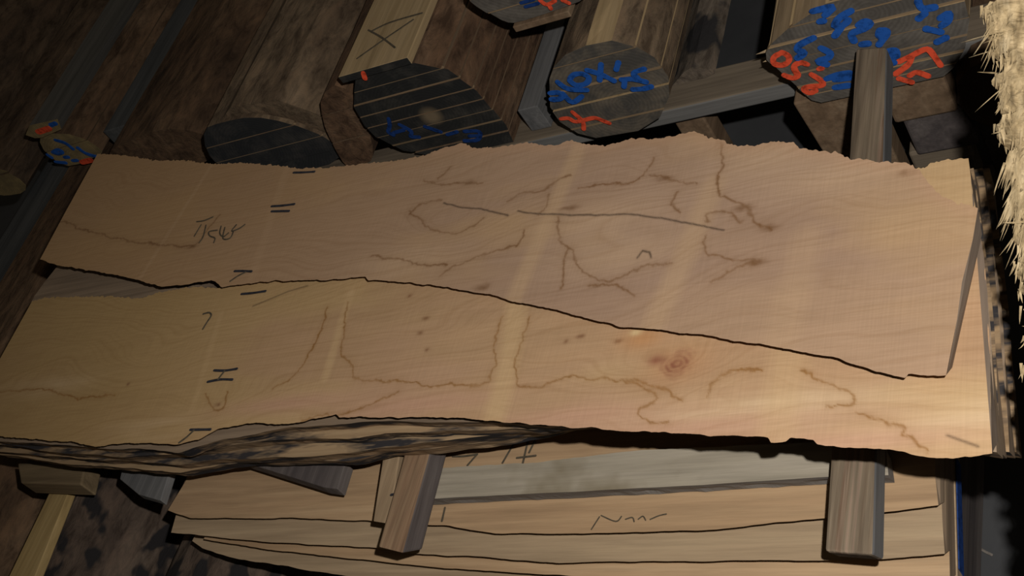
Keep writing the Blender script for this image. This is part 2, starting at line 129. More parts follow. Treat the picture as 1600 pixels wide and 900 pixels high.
 'H_blue':[[[-0.7014,-0.0966],[-0.6562,-0.0962],[-0.6825,-0.1106]],[[-0.6976,-0.1229],[-0.6901,-0.1222]],[[-0.6373,-0.1164],[-0.6636,-0.1247],[-0.6785,-0.1402],[-0.6608,-0.1444],[-0.6481,-0.1345]],[[-0.6635,-0.1452],[-0.6821,-0.1613]],[[-0.6349,-0.1514],[-0.6211,-0.145],[-0.6119,-0.1527],[-0.6271,-0.1634],[-0.6554,-0.1636],[-0.6537,-0.1834]],[[-0.6041,-0.1756],[-0.5911,-0.1783],[-0.5981,-0.1934],[-0.6109,-0.1861],[-0.6041,-0.1756]],[[-0.6017,-0.1938],[-0.6147,-0.2056]],[[-0.7201,-0.1555],[-0.7523,-0.163],[-0.7606,-0.1752],[-0.7449,-0.1835],[-0.7644,-0.1923]],[[-0.7163,-0.1827],[-0.7017,-0.2005],[-0.7114,-0.2107],[-0.7357,-0.2097],[-0.7194,-0.2232]],[[-0.7317,-0.2584],[-0.7077,-0.2538],[-0.6861,-0.2555]],[[-0.7181,-0.266],[-0.6902,-0.2678]],[[-0.7245,-0.2847],[-0.6987,-0.2857]],[[-0.6085,-0.227],[-0.5907,-0.2262],[-0.592,-0.242],[-0.6068,-0.2405],[-0.6085,-0.227]],[[-0.6173,-0.2553],[-0.603,-0.2549]],[[-0.6437,-0.1963],[-0.632,-0.1968]],[[-0.5232,-0.1333],[-0.5229,-0.1515],[-0.5011,-0.1527]],[[-0.5326,-0.1696],[-0.5202,-0.1615]],[[-0.4976,-0.1796],[-0.4787,-0.1708],[-0.4874,-0.1907],[-0.4999,-0.1958]],[[-0.5268,-0.1962],[-0.5058,-0.2093]],[[-0.5174,-0.2306],[-0.5012,-0.2248]]],
 'G_red':[[[-1.2644,-0.0042],[-1.2581,-0.0204],[-1.2345,-0.0142]],[[-1.2525,-0.0188],[-1.2523,-0.0295]],[[-1.2191,-0.0194],[-1.2094,-0.0297]]],
 'G_blue':[[[-1.3071,0.0031],[-1.2757,0.0032]],[[-1.3031,-0.0089],[-1.2717,-0.0088]]],
 'B_blue':[[[-3.1706,-0.1654],[-3.1435,-0.1847],[-3.1401,-0.2118]],[[-3.1193,-0.2147],[-3.1135,-0.2426],[-3.0773,-0.2674]],[[-3.2272,-0.205],[-3.1959,-0.1991],[-3.1874,-0.2161],[-3.2159,-0.217],[-3.2272,-0.205]],[[-3.2585,-0.2082],[-3.2522,-0.2218]],[[-3.205,-0.2349],[-3.1885,-0.2365]],[[-3.2559,-0.2418],[-3.2205,-0.2545]],[[-3.1871,-0.2548],[-3.1682,-0.257]]],
 'B_red':[[[-3.1617,-0.2707],[-3.1193,-0.2705]]],
 'Bb_red':[[[-3.1792,-0.1102],[-3.126,-0.1086]]],
 'Bb_blue':[[[-3.1073,-0.0999],[-3.0846,-0.0982]]],
 'E_ztop':-0.0186,
 'E_cross':[[[-1.7465,2.0353],[-1.6992,2.049],[-1.6024,2.0442]],[[-1.7573,2.0434],[-1.698,1.9968],[-1.6416,1.9438]],[[-1.7532,1.9475],[-1.6942,1.987],[-1.6226,2.0301]]],
 'post1':[[-1.0785,-0.3877],[-1.0205,-0.3848],[-1.0563,-0.4946],[-1.1152,-0.4781]],
 'post0':[[-1.4378,-0.3038],[-1.3766,-0.3215],[-1.4155,-0.4052],[-1.4786,-0.3877]],
 'blk1':[[-0.7993,-0.3384],[-0.7096,-0.3402],[-0.7683,-0.5416],[-0.828,-0.5253]],
 'blk2':[[-0.6394,-0.4008],[-0.5615,-0.3963],[-0.5804,-0.5096],[-0.6679,-0.5125]],
 'blk3':[[-0.675,-0.4894],[-0.5881,-0.4865],[-0.626,-0.6135],[-0.7062,-0.5917]],
 'blk4':[[-0.5669,-0.3981],[-0.5042,-0.3695],[-0.523,-0.5263],[-0.5737,-0.5776],[-0.5971,-0.5519]],
 'beam':[[-1.1487,-0.3602],[-0.8167,-0.3598],[-0.8221,-0.3197],[-1.1114,-0.3291]],
 'floor_scratch':[[[-0.5645,1.1098],[-0.5576,1.0972]],[[-0.5618,1.0923],[-0.5464,1.0797],[-0.5334,1.0722]]],
 'J_edge':[[-0.2881,1.2405,0.3],[-0.284,1.2083,0.2871],[-0.2792,1.1693,0.2711],[-0.2772,1.125,0.2518],[-0.2775,1.0754,0.2293],[-0.2771,1.0202,0.2036],[-0.2729,0.9791,0.1843],[-0.2708,0.933,0.1618],[-0.2715,0.8884,0.1393],[-0.2795,0.8518,0.12],[-0.2782,0.8269,0.1071],[-0.2713,0.7777,0.0814],[-0.27,0.7069,0.0429]],
 'A_x':-3.8089,
 'greyplank':[[-1.4576,1.9162],[-1.4152,1.9041],[-1.4551,2.1919],[-1.5027,2.2087]],
 'H_splinter':[[-0.8767,1.893],[-0.8401,1.8878]]}

# ------------------------------------------------------------------ helpers
rnd = random.Random(7)
def tag(o, label=None, cat=None, group=None, kind=None):
    if label: o['label'] = label
    if cat: o['category'] = cat
    if group: o['group'] = group
    if kind: o['kind'] = kind
    return o
def link(name, me, parent=None):
    o = bpy.data.objects.new(name, me); COL.objects.link(o)
    if parent is not None: o.parent = parent
    return o
def mesh(name, verts, faces, mats, parent=None, idx=None, smooth=False):
    me = bpy.data.meshes.new(name); me.from_pydata([tuple(v) for v in verts], [], faces)
    for m in mats: me.materials.append(m)
    if idx is not None: me.polygons.foreach_set('material_index', idx)
    if smooth: me.polygons.foreach_set('use_smooth', [True] * len(me.polygons))
    bm = bmesh.new(); bm.from_mesh(me); bmesh.ops.recalc_face_normals(bm, faces=bm.faces); bm.to_mesh(me); bm.free()
    me.update()
    return link(name, me, parent)
def empty(name, loc=(0, 0, 0)):
    o = link(name, None); o.location = loc; o.empty_display_size = .05; return o

def vnoise(x, y, seed=0):                       # smooth value noise, vectorised, 0..1
    xi = np.floor(x).astype(np.int64); yi = np.floor(y).astype(np.int64)
    xf = x - xi; yf = y - yi
    xf = xf * xf * (3 - 2 * xf); yf = yf * yf * (3 - 2 * yf)
    def h(a, b):
        n = (a * 374761393 + b * 668265263 + seed * 1442695041) & 0xffffffff
        n = ((n ^ (n >> 13)) * 1274126177) & 0xffffffff
        return ((n ^ (n >> 16)) & 0xffff) / 65535.0
    return (h(xi, yi) * (1 - xf) + h(xi + 1, yi) * xf) * (1 - yf) + (h(xi, yi + 1) * (1 - xf) + h(xi + 1, yi + 1) * xf) * yf
def fbm(x, y, seed=0, o=4):
    s = 0; a = .5; t = 0
    for i in range(o):
        s = s + a * vnoise(x * 2 ** i, y * 2 ** i, seed + i * 17); t += a; a *= .5
    return s / t

# ------------------------------------------------------------------ materials
def nmat(name):
    m = bpy.data.materials.new(name); m.use_nodes = True; nt = m.node_tree
    b = nt.nodes['Principled BSDF']; b.inputs['Specular IOR Level'].default_value = .25
    return m, nt, b
def N(nt, t, **k):
    n = nt.nodes.new(t)
    for a, v in k.items():
        if a in n.inputs.keys(): n.inputs[a].default_value = v
        else: setattr(n, a, v)
    return n
def ramp(nt, fac, stops):
    r = nt.nodes.new('ShaderNodeValToRGB'); nt.links.new(fac, r.inputs[0])
    e = r.color_ramp.elements
    while len(e) < len(stops): e.new(.5)
    for q, (p, c) in zip(e, stops):
        q.position = p; q.color = (*c, 1) if len(c) == 3 else c
    return r.outputs[0]
def mix(nt, fac, a, b, mode='MIX'):
    n = nt.nodes.new('ShaderNodeMix'); n.data_type = 'RGBA'; n.blend_type = mode
    for s, v in ((n.inputs[0], fac), (n.inputs[6], a), (n.inputs[7], b)):
        if isinstance(v, (int, float)): s.default_value = v
        elif isinstance(v, tuple): s.default_value = (*v, 1)
        else: nt.links.new(v, s)
    return n.outputs[2]
def coords(nt, scale, rot=(0, 0, 0)):
    t = N(nt, 'ShaderNodeTexCoord'); mp = N(nt, 'ShaderNodeMapping'); mp.inputs['Scale'].default_value = scale; mp.inputs['Rotation'].default_value = rot
    nt.links.new(t.outputs['Object'], mp.inputs[0]); return mp.outputs[0]
def noise(nt, vec, scale, detail=4, rough=.55, dist=0):
    n = N(nt, 'ShaderNodeTexNoise'); n.inputs['Scale'].default_value = scale; n.inputs['Detail'].default_value = detail
    n.inputs['Roughness'].default_value = rough; n.inputs['Distortion'].default_value = dist
    nt.links.new(vec, n.inputs['Vector']); return n.outputs['Fac']
def bump(nt, b, h, strength, dist=.002):
    n = N(nt, 'ShaderNodeBump'); n.inputs['Strength'].default_value = strength; n.inputs['Distance'].default_value = dist
    nt.links.new(h, n.inputs['Height']); nt.links.new(n.outputs[0], b.inputs['Normal'])

def slab_mat(name):                              # figure and warm-light tint painted per vertex, grain lines from the stored grain field
    m, nt, b = nmat(name)
    a = N(nt, 'ShaderNodeAttribute', attribute_name='figure'); g = N(nt, 'ShaderNodeAttribute', attribute_name='grain')
    v = N(nt, 'ShaderNodeTexNoise'); v.noise_dimensions = '1D'; v.inputs['Scale'].default_value = 1; v.inputs['Detail'].default_value = 3
    nt.links.new(g.outputs['Fac'], v.inputs['W'])
    lines = ramp(nt, v.outputs['Fac'], [(.30, (.94, .92, .895)), (.5, (1, 1, 1)), (.72, (1.025, 1.025, 1.025))])
    c = mix(nt, 1.0, a.outputs['Color'], lines, 'MULTIPLY')
    f = noise(nt, coords(nt, (14, 240, 60)), 1, 5, .6)
    fib = ramp(nt, f, [(.32, (.92, .905, .88)), (.62, (1.03, 1.03, 1.03))])
    c = mix(nt, .8, c, fib, 'MULTIPLY')
    sw = noise(nt, coords(nt, (420, 9, 9)), 1, 2, .5)        # band-saw marks across the board
    saw = ramp(nt, sw, [(.35, (.95, .95, .95)), (.65, (1.03, 1.03, 1.03))])
    c = mix(nt, .7, c, saw, 'MULTIPLY')
    nt.links.new(c, b.inputs['Base Color']); b.inputs['Roughness'].default_value = .78
    bump(nt, b, f, .25, .0012)
    return m
def wood_mat(name, c0, c1, c2, axis='X', streak=1.0, stain=None, rough=.8, st_scale=5, st_vec=None, band=22, st_lo=.50):
    m, nt, b = nmat(name)
    sc = (5, 90, 90) if axis == 'X' else (90, 5, 90)
    s2 = (1.2, band, band) if axis == 'X' else (band, 1.2, band)
    f = noise(nt, coords(nt, sc), 1, 5, .6); g = noise(nt, coords(nt, s2), 1, 4, .6, .6)
    c = ramp(nt, g, [(.28, c0), (.5, c1), (.74, c2)])
    fib = ramp(nt, f, [(.3, (1 - .28 * streak,) * 3), (.62, (1.05,) * 3)])
    c = mix(nt, .9, c, fib, 'MULTIPLY')
    if stain:
        d = noise(nt, coords(nt, st_vec or (st_scale, st_scale, st_scale)), 1, 4, .6)
        k = ramp(nt, d, [(st_lo, (0, 0, 0)), (st_lo + .12, (1, 1, 1))])
        c = mix(nt, k, c, stain)
    nt.links.new(c, b.inputs['Base Color']); b.inputs['Roughness'].default_value = rough
    bump(nt, b, f, .5, .002)
    return m
def bark_mat(name, c0, c1, c2, spots=None, sscale=14):
    m, nt, b = nmat(name)
    f = noise(nt, coords(nt, (34, 12, 34)), 1, 7, .7, .4); g = noise(nt, coords(nt, (7, 2.2, 7)), 1, 4, .6)
    c = ramp(nt, g, [(.30, c0), (.5, c1), (.70, c2)])
    k = ramp(nt, f, [(.36, (.38, .35, .33)), (.50, (.9, .9, .9)), (.64, (1.35, 1.30, 1.25))])
    c = mix(nt, .85, c, k, 'MULTIPLY')
    if spots:
        d = noise(nt, coords(nt, (sscale, sscale * .62, sscale)), 1, 2, .45)
        q = ramp(nt, d, [(.52, (0, 0, 0)), (.60, (1, 1, 1))]); c = mix(nt, q, c, spots)
    nt.links.new(c, b.inputs['Base Color']); b.inputs['Roughness'].default_value = .9
    bump(nt, b, f, .9, .006)
    return m
def end_mat(name, base, dark, cx, cz, amount=.5, pith=None):     # end grain: growth rings about the pith, weather stains
    m, nt, b = nmat(name)
    t = N(nt, 'ShaderNodeTexCoord'); mp = N(nt, 'ShaderNodeMapping'); mp.inputs['Location'].default_value = (-cx, 0, -cz)
    nt.links.new(t.outputs['Object'], mp.inputs[0])
    w = N(nt, 'ShaderNodeTexWave'); w.wave_type = 'RINGS'; w.rings_direction = 'Y'
    w.inputs['Scale'].default_value = 38; w.inputs['Distortion'].default_value = 3; w.inputs['Detail'].default_value = 3; w.inputs['Detail Scale'].default_value = 1.5
    nt.links.new(mp.outputs[0], w.inputs['Vector'])
    rings = ramp(nt, w.outputs['Fac'], [(.2, (.88, .87, .86)), (.8, (1.05, 1.05, 1.05))])
    d = noise(nt, coords(nt, (14, 14, 14)), 1, 5, .65)
    k = ramp(nt, d, [(.5 - amount * .3, (0, 0, 0)), (.66 - amount * .2, (1, 1, 1))])
    c = mix(nt, k, base, dark)
    c = mix(nt, .8, c, rings, 'MULTIPLY')
    if pith:
        ln = N(nt, 'ShaderNodeVectorMath', operation='LENGTH'); sc = N(nt, 'ShaderNodeVectorMath', operation='MULTIPLY'); sc.inputs[1].default_value = (1, 0, 1)
        nt.links.new(mp.outputs[0], sc.inputs[0]); nt.links.new(sc.outputs[0], ln.inputs[0])
        q = ramp(nt, ln.outputs['Value'], [(.012, (1, 1, 1)), (.034, (0, 0, 0))]); c = mix(nt, q, c, pith)
    nt.links.new(c, b.inputs['Base Color']); b.inputs['Roughness'].default_value = .85
    bump(nt, b, d, .4, .002)
    return m
def paint_mat(name, c, rough=.6):
    m, nt, b = nmat(name)
    d = noise(nt, coords(nt, (90, 90, 90)), 1, 3, .6)
    col = ramp(nt, d, [(.30, tuple(v * .45 for v in c)), (.52, c)])
    nt.links.new(col, b.inputs['Base Color']); b.inputs['Roughness'].default_value = rough
    return m
M_slab = slab_mat('fresh_sawn_face')
M_wane = wood_mat('wane_edge', (.10, .06, .035), (.24, .15, .085), (.33, .22, .13), 'X', 1.2, stain=(.045, .035, .032), st_scale=11)
M_cut = wood_mat('cut_end', (.15, .105, .07), (.22, .155, .10), (.29, .21, .14), 'Y', .8)
M_wane_mark = wood_mat('blackened_wane', (.12, .075, .04), (.28, .18, .10), (.36, .25, .15), 'X', 1.2, stain=(.018, .017, .02), st_vec=(5.5, 30, 34), st_lo=.46)
M_ledge = wood_mat('stained_ledge', (.20, .13, .07), (.30, .20, .11), (.37, .26, .15), 'X', 1.0, stain=(.030, .027, .028), st_vec=(5.5, 26, 26), st_lo=.46)
M_endgrain = wood_mat('slab_end_grain', (.10, .075, .055), (.15, .11, .08), (.20, .15, .11), 'Y', .8)
M_pencil = paint_mat('lumber_crayon', (.030, .030, .038), .7)
M_faint = paint_mat('faded_pencil', (.085, .068, .045), .8)
M_blue = paint_mat('blue_spray_paint', (.016, .085, .34), .5)
M_dblue = paint_mat('faded_blue_paint', (.012, .040, .16), .5)
M_red = paint_mat('red_spray_paint', (.72, .085, .035), .5)
M_kerf = wood_mat('kerf_wood', (.14, .095, .05), (.22, .15, .085), (.28, .20, .12), 'X', .8)

# ------------------------------------------------------------------ builders
def resample(p, n):
    p = np.array(p, float); d = np.r_[0, np.cumsum(np.linalg.norm(np.diff(p, axis=0), axis=1))]
    t = np.linspace(0, d[-1], n); return np.stack([np.interp(t, d, p[:, i]) for i in range(p.shape[1])], 1)
def dist_poly(x, y, pl):
    best = np.full(x.shape, 9.0)
    for (a, b), (c, d) in zip(pl[:-1], pl[1:]):
        dx, dy = c - a, d - b; L2 = dx * dx + dy * dy + 1e-12
        t = np.clip(((x - a) * dx + (y - b) * dy) / L2, 0, 1)
        best = np.minimum(best, np.hypot(x - a - t * dx, y - b - t * dy))
    return best
def slab(name, key, ztop, th, nx, ny, cut_front, cut_back, mats, jag=.0015, figure=None, seed=1, sag=.0012):
    """One board with two natural edges. cut_front/back: how far the edge slopes in (+) or out (-) towards the underside."""
    B = resample(D[key + '_back'], nx); F = resample(D[key + '_front'], nx); Lf = resample(D[key + '_left'], ny); Rt = resample(D[key + '_right'], ny)
    s = np.arange(nx) / nx
    rag = lambda sd, f: (fbm(np.arange(nx) * f, np.zeros(nx) + sd, sd) - .5)
    env = np.clip(np.minimum(np.arange(nx), np.arange(nx)[::-1]) / 6., 0, 1)
    B[:, 1] += env * jag * (rag(seed, .35) * 5); F[:, 1] += env * jag * (rag(seed + 5, .10) * 3)
    u = np.linspace(0, 1, nx)[:, None, None]; v = np.linspace(0, 1, ny)[None, :, None]
    P = (1 - v) * B[:, None] + v * F[:, None] + (1 - u) * Lf[None] + u * Rt[None] - ((1 - u) * (1 - v) * B[0] + u * (1 - v) * B[-1] + (1 - u) * v * F[0] + u * v * F[-1])
    x, y = P[..., 0], P[..., 1]
    zt = ztop + sag * (fbm(x * 2, y * 4, seed) - .5) * 1.0 - .0006
    verts = np.stack([x, y, zt], -1).reshape(-1, 3).tolist()
    q = lambda i, j: i * ny + j
    faces = [(q(i, j), q(i, j + 1), q(i + 1, j + 1), q(i + 1, j)) for i in range(nx - 1) for j in range(ny - 1)]
    idx = [0] * len(faces)
    base = len(verts)
    K = 3                                            # rows down each natural edge
    def skirt(E, sgn, cut, col, sd):
        rows = [[q(i, col) for i in range(nx)]]
        for k in range(1, K + 1):
            t = k / K; nn = (fbm(np.arange(nx) * .12, np.zeros(nx) + k * 3.1, sd + k) - .5) * .012 * (1 if k < K else .6)
            if k == 1: nn = nn * .3
            off = sgn * (cut * t) + sgn * np.abs(nn) * (1 if cut > 0 else -.4)
            r = []
            for i in range(nx):
                r.append(len(verts)); verts.append([E[i, 0], E[i, 1] + sgn * cut * t + (off[i] - sgn * cut * t) * env[i], ztop - th * t])
            rows.append(r)
        for a, b in zip(rows[:-1], rows[1:]):
            for i in range(nx - 1): faces.append((a[i], a[i + 1], b[i + 1], b[i])); idx.append(1)
        return rows
    rf = skirt(F, 1, cut_front, ny - 1, seed + 31); rb = skirt(B, -1, cut_back, 0, seed + 57)
    for i in range(nx - 1): faces.append((rb[-1][i], rb[-1][i + 1], rf[-1][i + 1], rf[-1][i])); idx.append(1)
    for i in (0, nx - 1):
        ring = [q(i, j) for j in range(ny)] + [r[i] for r in rf[1:]] + [r[i] for r in rb[:0:-1]]
        faces.append(tuple(ring)); idx.append(2)
    o = mesh(name, verts, faces, mats, idx=idx)
    nv = len(verts); col = np.ones((nv, 4)); gr = np.zeros(nv)
    if figure:
        c, g = figure(x, y, zt); col[:base, :3] = c.reshape(-1, 3); gr[:base] = g.reshape(-1)
        a = o.data.color_attributes.new('figure', 'FLOAT_COLOR', 'POINT'); a.data.foreach_set('color', col.reshape(-1))
        a = o.data.attributes.new('grain', 'FLOAT', 'POINT'); a.data.foreach_set('value', gr)
    return o
RIB = [0]
def ribbon(name, pl, w, plane, level, mat, parent, lift=.0012, th=.0011):
    """A painted or drawn stroke: a low strip with round ends on a horizontal ('z') or upright ('y') face."""
    p = np.array(pl, float)
    if len(p) > 2:
        t = np.arange(len(p)); tt = np.linspace(0, len(p) - 1, (len(p) - 1) * 4 + 1)
        p = np.stack([np.interp(tt, t, p[:, i]) for i in range(2)], 1)
        for _ in range(3): p[1:-1] = .5 * p[1:-1] + .25 * (p[:-2] + p[2:])
    else: p = resample(p, 5)
    d = np.gradient(p, axis=0); d /= (np.linalg.norm(d, axis=1)[:, None] + 1e-9); nrm = np.stack([-d[:, 1], d[:, 0]], 1)
    n = len(p); k = np.arange(n)
    ww = w * .5 * (.82 + .36 * fbm(k * .6, np.zeros(n) + p[0, 0] * 9, 3))
    Lp = p + nrm * ww[:, None]; Rp = p - nrm * ww[:, None]
    cap = lambda c, dr, nr, r: [c + r * (nr * math.cos(a) + dr * math.sin(a)) for a in (math.pi * .2, math.pi * .35, math.pi * .5, math.pi * .65, math.pi * .8)]
    out = list(Lp) + cap(p[-1], d[-1], nrm[-1], ww[-1]) + list(Rp[::-1]) + cap(p[0], -d[0], -nrm[0], ww[0])
    m = len(out); up = []; dn = []
    RIB[0] += 1; lift += .00025 * (RIB[0] % 5)
    tt = [i / (n - 1) for i in range(n)] + [1] * 5 + [i / (n - 1) for i in range(n)][::-1] + [0] * 5
    for (a, b), k in zip(out, tt):
        h = lift + .0012 * k
        if plane == 'z': up.append((a, b, level + h)); dn.append((a, b, level + h - th))
        else: up.append((a, level - h, b)); dn.append((a, level - h + th, b))
    # fill as a strip so that curved strokes stay clean
    verts = up + dn; faces = []
    li = list(range(n)); ri = list(range(n + 5 + n - 1, n + 5 - 1, -1))
    for i in range(n - 1): faces.append((li[i], li[i + 1], ri[i + 1], ri[i]))
    faces.append(tuple([n - 1] + list(range(n, n + 5)) + [n + 5]))
    faces.append(tuple([2 * n + 4] + list(range(2 * n + 5, 2 * n + 10)) + [0]))
    for i in range(m): faces.append((i, (i + 1) % m, m + (i + 1) % m, m + i))
    return mesh(name, verts, faces, [mat], parent)
def clip_band(poly, lo, hi):
    def half(ps, f):
        r = []
        for a, b in zip(ps, ps[1:] + ps[:1]):
            fa, fb = f(a), f(b)
            if fa >= 0: r.append(a)
            if fa * fb < 0:
                t = fa / (fa - fb); r.append((a[0] + t * (b[0] - a[0]), a[1] + t * (b[1] - a[1])))
        return r
    return half(half(list(map(tuple, poly)), lambda p: p[1] - lo), lambda p: hi - p[1])
def densify(poly, step):
    r = []
    for a, b in zip(poly, poly[1:] + poly[:1]):
        n = max(1, int(math.hypot(b[0] - a[0], b[1] - a[1]) / step))
        for k in range(n): r.append((a[0] + (b[0] - a[0]) * k / n, a[1] + (b[1] - a[1]) * k / n))
    return r
def smooth_poly(poly, it=2):
    p = [tuple(q) for q in poly]
    for _ in range(it):
        r = []
        for a, b in zip(p, p[1:] + p[:1]):
            r.append((a[0] * .75 + b[0] * .25, a[1] * .75 + b[1] * .25)); r.append((a[0] * .25 + b[0] * .75, a[1] * .25 + b[1] * .75))
        p = r
    return p
def extrude_y(name, poly, y0, ln, mats, parent, rough=.006, segs=14, seed=0, flat=(None, None), step=.022, taper=0.0, toppale=False):
    """A board or log piece: outline in the upright face, run back along Y. Slots: 0 end, 1 bark, 2 sawn face."""
    ps = densify(poly, step); m = len(ps)
    cx = sum(p[0] for p in ps) / m; cz = sum(p[1] for p in ps) / m
    verts = []; ang = [math.atan2(p[1] - cz, p[0] - cx) for p in ps]
    lo, hi = flat
    for s in range(segs + 1):
        t = (s / segs) ** 1.5; yy = y0 + ln * t
        a = np.array(ang); nz = (fbm(a * 2.3 + 9, np.zeros(m) + yy * 5 + seed, seed + 3) - .5) * 2 * rough * (0 if s == 0 else 1)
        for (px, pz), q in zip(ps, nz):
            d = math.hypot(px - cx, pz - cz) + 1e-6; on = (lo is not None and abs(pz - lo) < 1e-4) or (hi is not None and abs(pz - hi) < 1e-4)
            k = 1 + (q / d if not on else 0)
            verts.append((cx + (px - cx) * k * (1 - taper * t), yy, cz + (pz - cz) * (k if not on else 1)))
    faces = [tuple(range(m)), tuple(range(segs * m, segs * m + m))]; idx = [0, 0]
    for s in range(segs):
        for i in range(m):
            j = (i + 1) % m
            faces.append((s * m + i, s * m + j, (s + 1) * m + j, (s + 1) * m + i))
            fl = any(v is not None and abs(ps[i][1] - v) < 1e-4 and abs(ps[j][1] - v) < 1e-4 for v in (lo, hi))
            ex, ez = ps[j][0] - ps[i][0], ps[j][1] - ps[i][1]
            top = toppale and abs(ez) < .12 * abs(ex) and ps[i][1] > cz
            idx.append(2 if (fl or top) else 1)
    return mesh(name, verts, faces, mats, parent, idx)
def boule(name, poly, y0, ln, kerfs, mats, label, cat='log', sm=1, seed=0, kerf=.0035, show=None, rough=.006, group=None, toppale=False):
    """A log sawn through and through and put back together: one plank per layer, pale kerf lines between."""
    p = smooth_poly(poly, sm); zs = [q[1] for q in p]; lo, hi = min(zs), max(zs)
    cx = sum(q[0] for q in p) / len(p)
    root = empty(name, (cx, y0, lo)); tag(root, label, cat, group)
    ks = [lo - 1] + [lo + (hi - lo) * k for k in kerfs] + [hi + 1]
    off = Vector((cx, y0, lo)); parts = []
    loc = [(a - cx, b - lo) for a, b in p]
    for i in range(len(ks) - 1):
        a = ks[i] - lo + (kerf / 2 if i else 0); b = ks[i + 1] - lo - (kerf / 2 if i < len(ks) - 2 else 0)
        band = clip_band(loc, a, b)
        if len(band) < 3: continue
        dy = rnd.uniform(-.0035, .0035)
        parts.append(extrude_y('plank', band, dy, ln + rnd.uniform(-.03, .03), mats, root, rough=rough, seed=seed * 7 + i, flat=(a if i else None, b if i < len(ks) - 2 else None), toppale=toppale))
        if i < len(ks) - 2 and (show is None or i in show):
            kb = clip_band(loc, b - .0004, b + kerf + .0004)
            if len(kb) >= 3: extrude_y('kerf_strip', kb, -.0005, .006, [M_kerf] * 3, root, rough=0, segs=1, step=.05)
    return root
def strokes(key, y0, w, mat, root, name='paint_stroke'):
    for pl in D[key]:
        loc = [(a - root.location.x, b - root.location.z) for a, b in pl]
        ribbon(name, loc, w, 'y', y0 - root.location.y - .004, mat, root)
def prism(name, top, ztop, th, mats, parent=None, under=None, bev=.004, origin=True):
    """A timber: top outline, thickness, optional (dx, dy) shift of single corners underneath."""
    n = len(top); under = under or {}
    cx = sum(p[0] for p in top) / n; cy = sum(p[1] for p in top) / n
    v = [(a - cx, b - cy, th) for a, b in top] + [(a - cx + under.get(i, (0, 0))[0], b - cy + under.get(i, (0, 0))[1], 0) for i, (a, b) in enumerate(top)]
    f = [tuple(range(n)), tuple(range(2 * n - 1, n - 1, -1))] + [(i, (i + 1) % n, n + (i + 1) % n, n + i) for i in range(n)]
    o = mesh(name, v, f, mats, parent); o.location = (cx, cy, ztop - th)
    if bev:
        md = o.modifiers.new('edge', 'BEVEL'); md.width = bev; md.segments = 2; md.limit_method = 'ANGLE'
    return o

# ------------------------------------------------------------------ floor
M_floor, nt, b = nmat('dark_concrete')
fn = noise(nt, coords(nt, (3, 3, 3)), 1, 6, .6)
nt.links.new(ramp(nt, fn, [(.3, (.040, .041, .043)), (.7, (.065, .065, .066))]), b.inputs['Base Color']); b.inputs['Roughness'].default_value = .85
bump(nt, b, fn, .3, .004)
ZF = -.75
o = mesh('floor', [(-9, -3, ZF), (4, -3, ZF), (4, 8, ZF), (-9, 8, ZF), (-9, -3, ZF - .1), (4, -3, ZF - .1), (4, 8, ZF - .1), (-9, 8, ZF - .1)],
         [(0, 1, 2, 3), (7, 6, 5, 4), (0, 1, 5, 4), (1, 2, 6, 5), (2, 3, 7, 6), (3, 0, 4, 7)], [M_floor]); tag(o, kind='structure')
M_scr = paint_mat('scratch', (.16, .14, .12), .9)
for pl in D['floor_scratch']: ribbon('floor_scratch', pl, .0045, 'z', ZF, M_scr, o)

# ------------------------------------------------------------------ figure of the two top slabs, with warm hall light tinted in at the left
def gauss(x, y, c, rx, ry): return np.exp(-(((x - c[0]) / rx) ** 2 + ((y - c[1]) / ry) ** 2))
def lerp(c, t, k): return c + (np.array(t) - c) * k[..., None]
def fig_common(x, y, base, alt, seed, swirl):
    g = y * 110 + fbm(x * 1.1, y * 3, seed) * 38 + fbm(x * 3, y * 7, seed + 9) * 6
    for i, c in enumerate(swirl): g = g + gauss(x, y, c, .10 + .03 * (i % 2), .045) * (9 - 4 * (i % 3))
    c = np.zeros(x.shape + (3,)) + np.array(base)
    t = fbm(x * 1.6 + 3, y * 6, seed + 21); c = lerp(c, alt, np.clip((t - .42) * 2.6, 0, 1))
    t2 = fbm(x * 5, y * 26, seed + 33); c = c * (.91 + .18 * t2)[..., None]
    return c, g
def round_line(p):
    for _ in range(2):
        q = [p[0]]
        for a, b in zip(p[:-1], p[1:]): q += [[a[0] * .75 + b[0] * .25, a[1] * .75 + b[1] * .25], [a[0] * .25 + b[0] * .75, a[1] * .25 + b[1] * .75]]
        p = q + [p[-1]]
    return p
def paint_lines(c, x, y, lines, w, colr, k, seed):
    wob = (fbm(x * 26, y * 26, seed, 5) - .5) * .020 + (fbm(x * 120, y * 120, seed + 5) - .5) * .008; wob2 = (fbm(x * 26 + 40, y * 26, seed + 1, 5) - .5) * .020 + (fbm(x * 120 + 7, y * 120, seed + 6) - .5) * .008
    for i, pl in enumerate(lines):
        d = dist_poly(x + wob, y + wob2, round_line(pl))
        m = np.exp(-(d / w) ** 2) * (.35 + .9 * fbm(x * 22, y * 22, seed + 7 + i))
        h = np.exp(-(d / (w * 5)) ** 2) * .13
        c = lerp(c, colr, np.clip((m + h) * k, 0, 1))
    return c
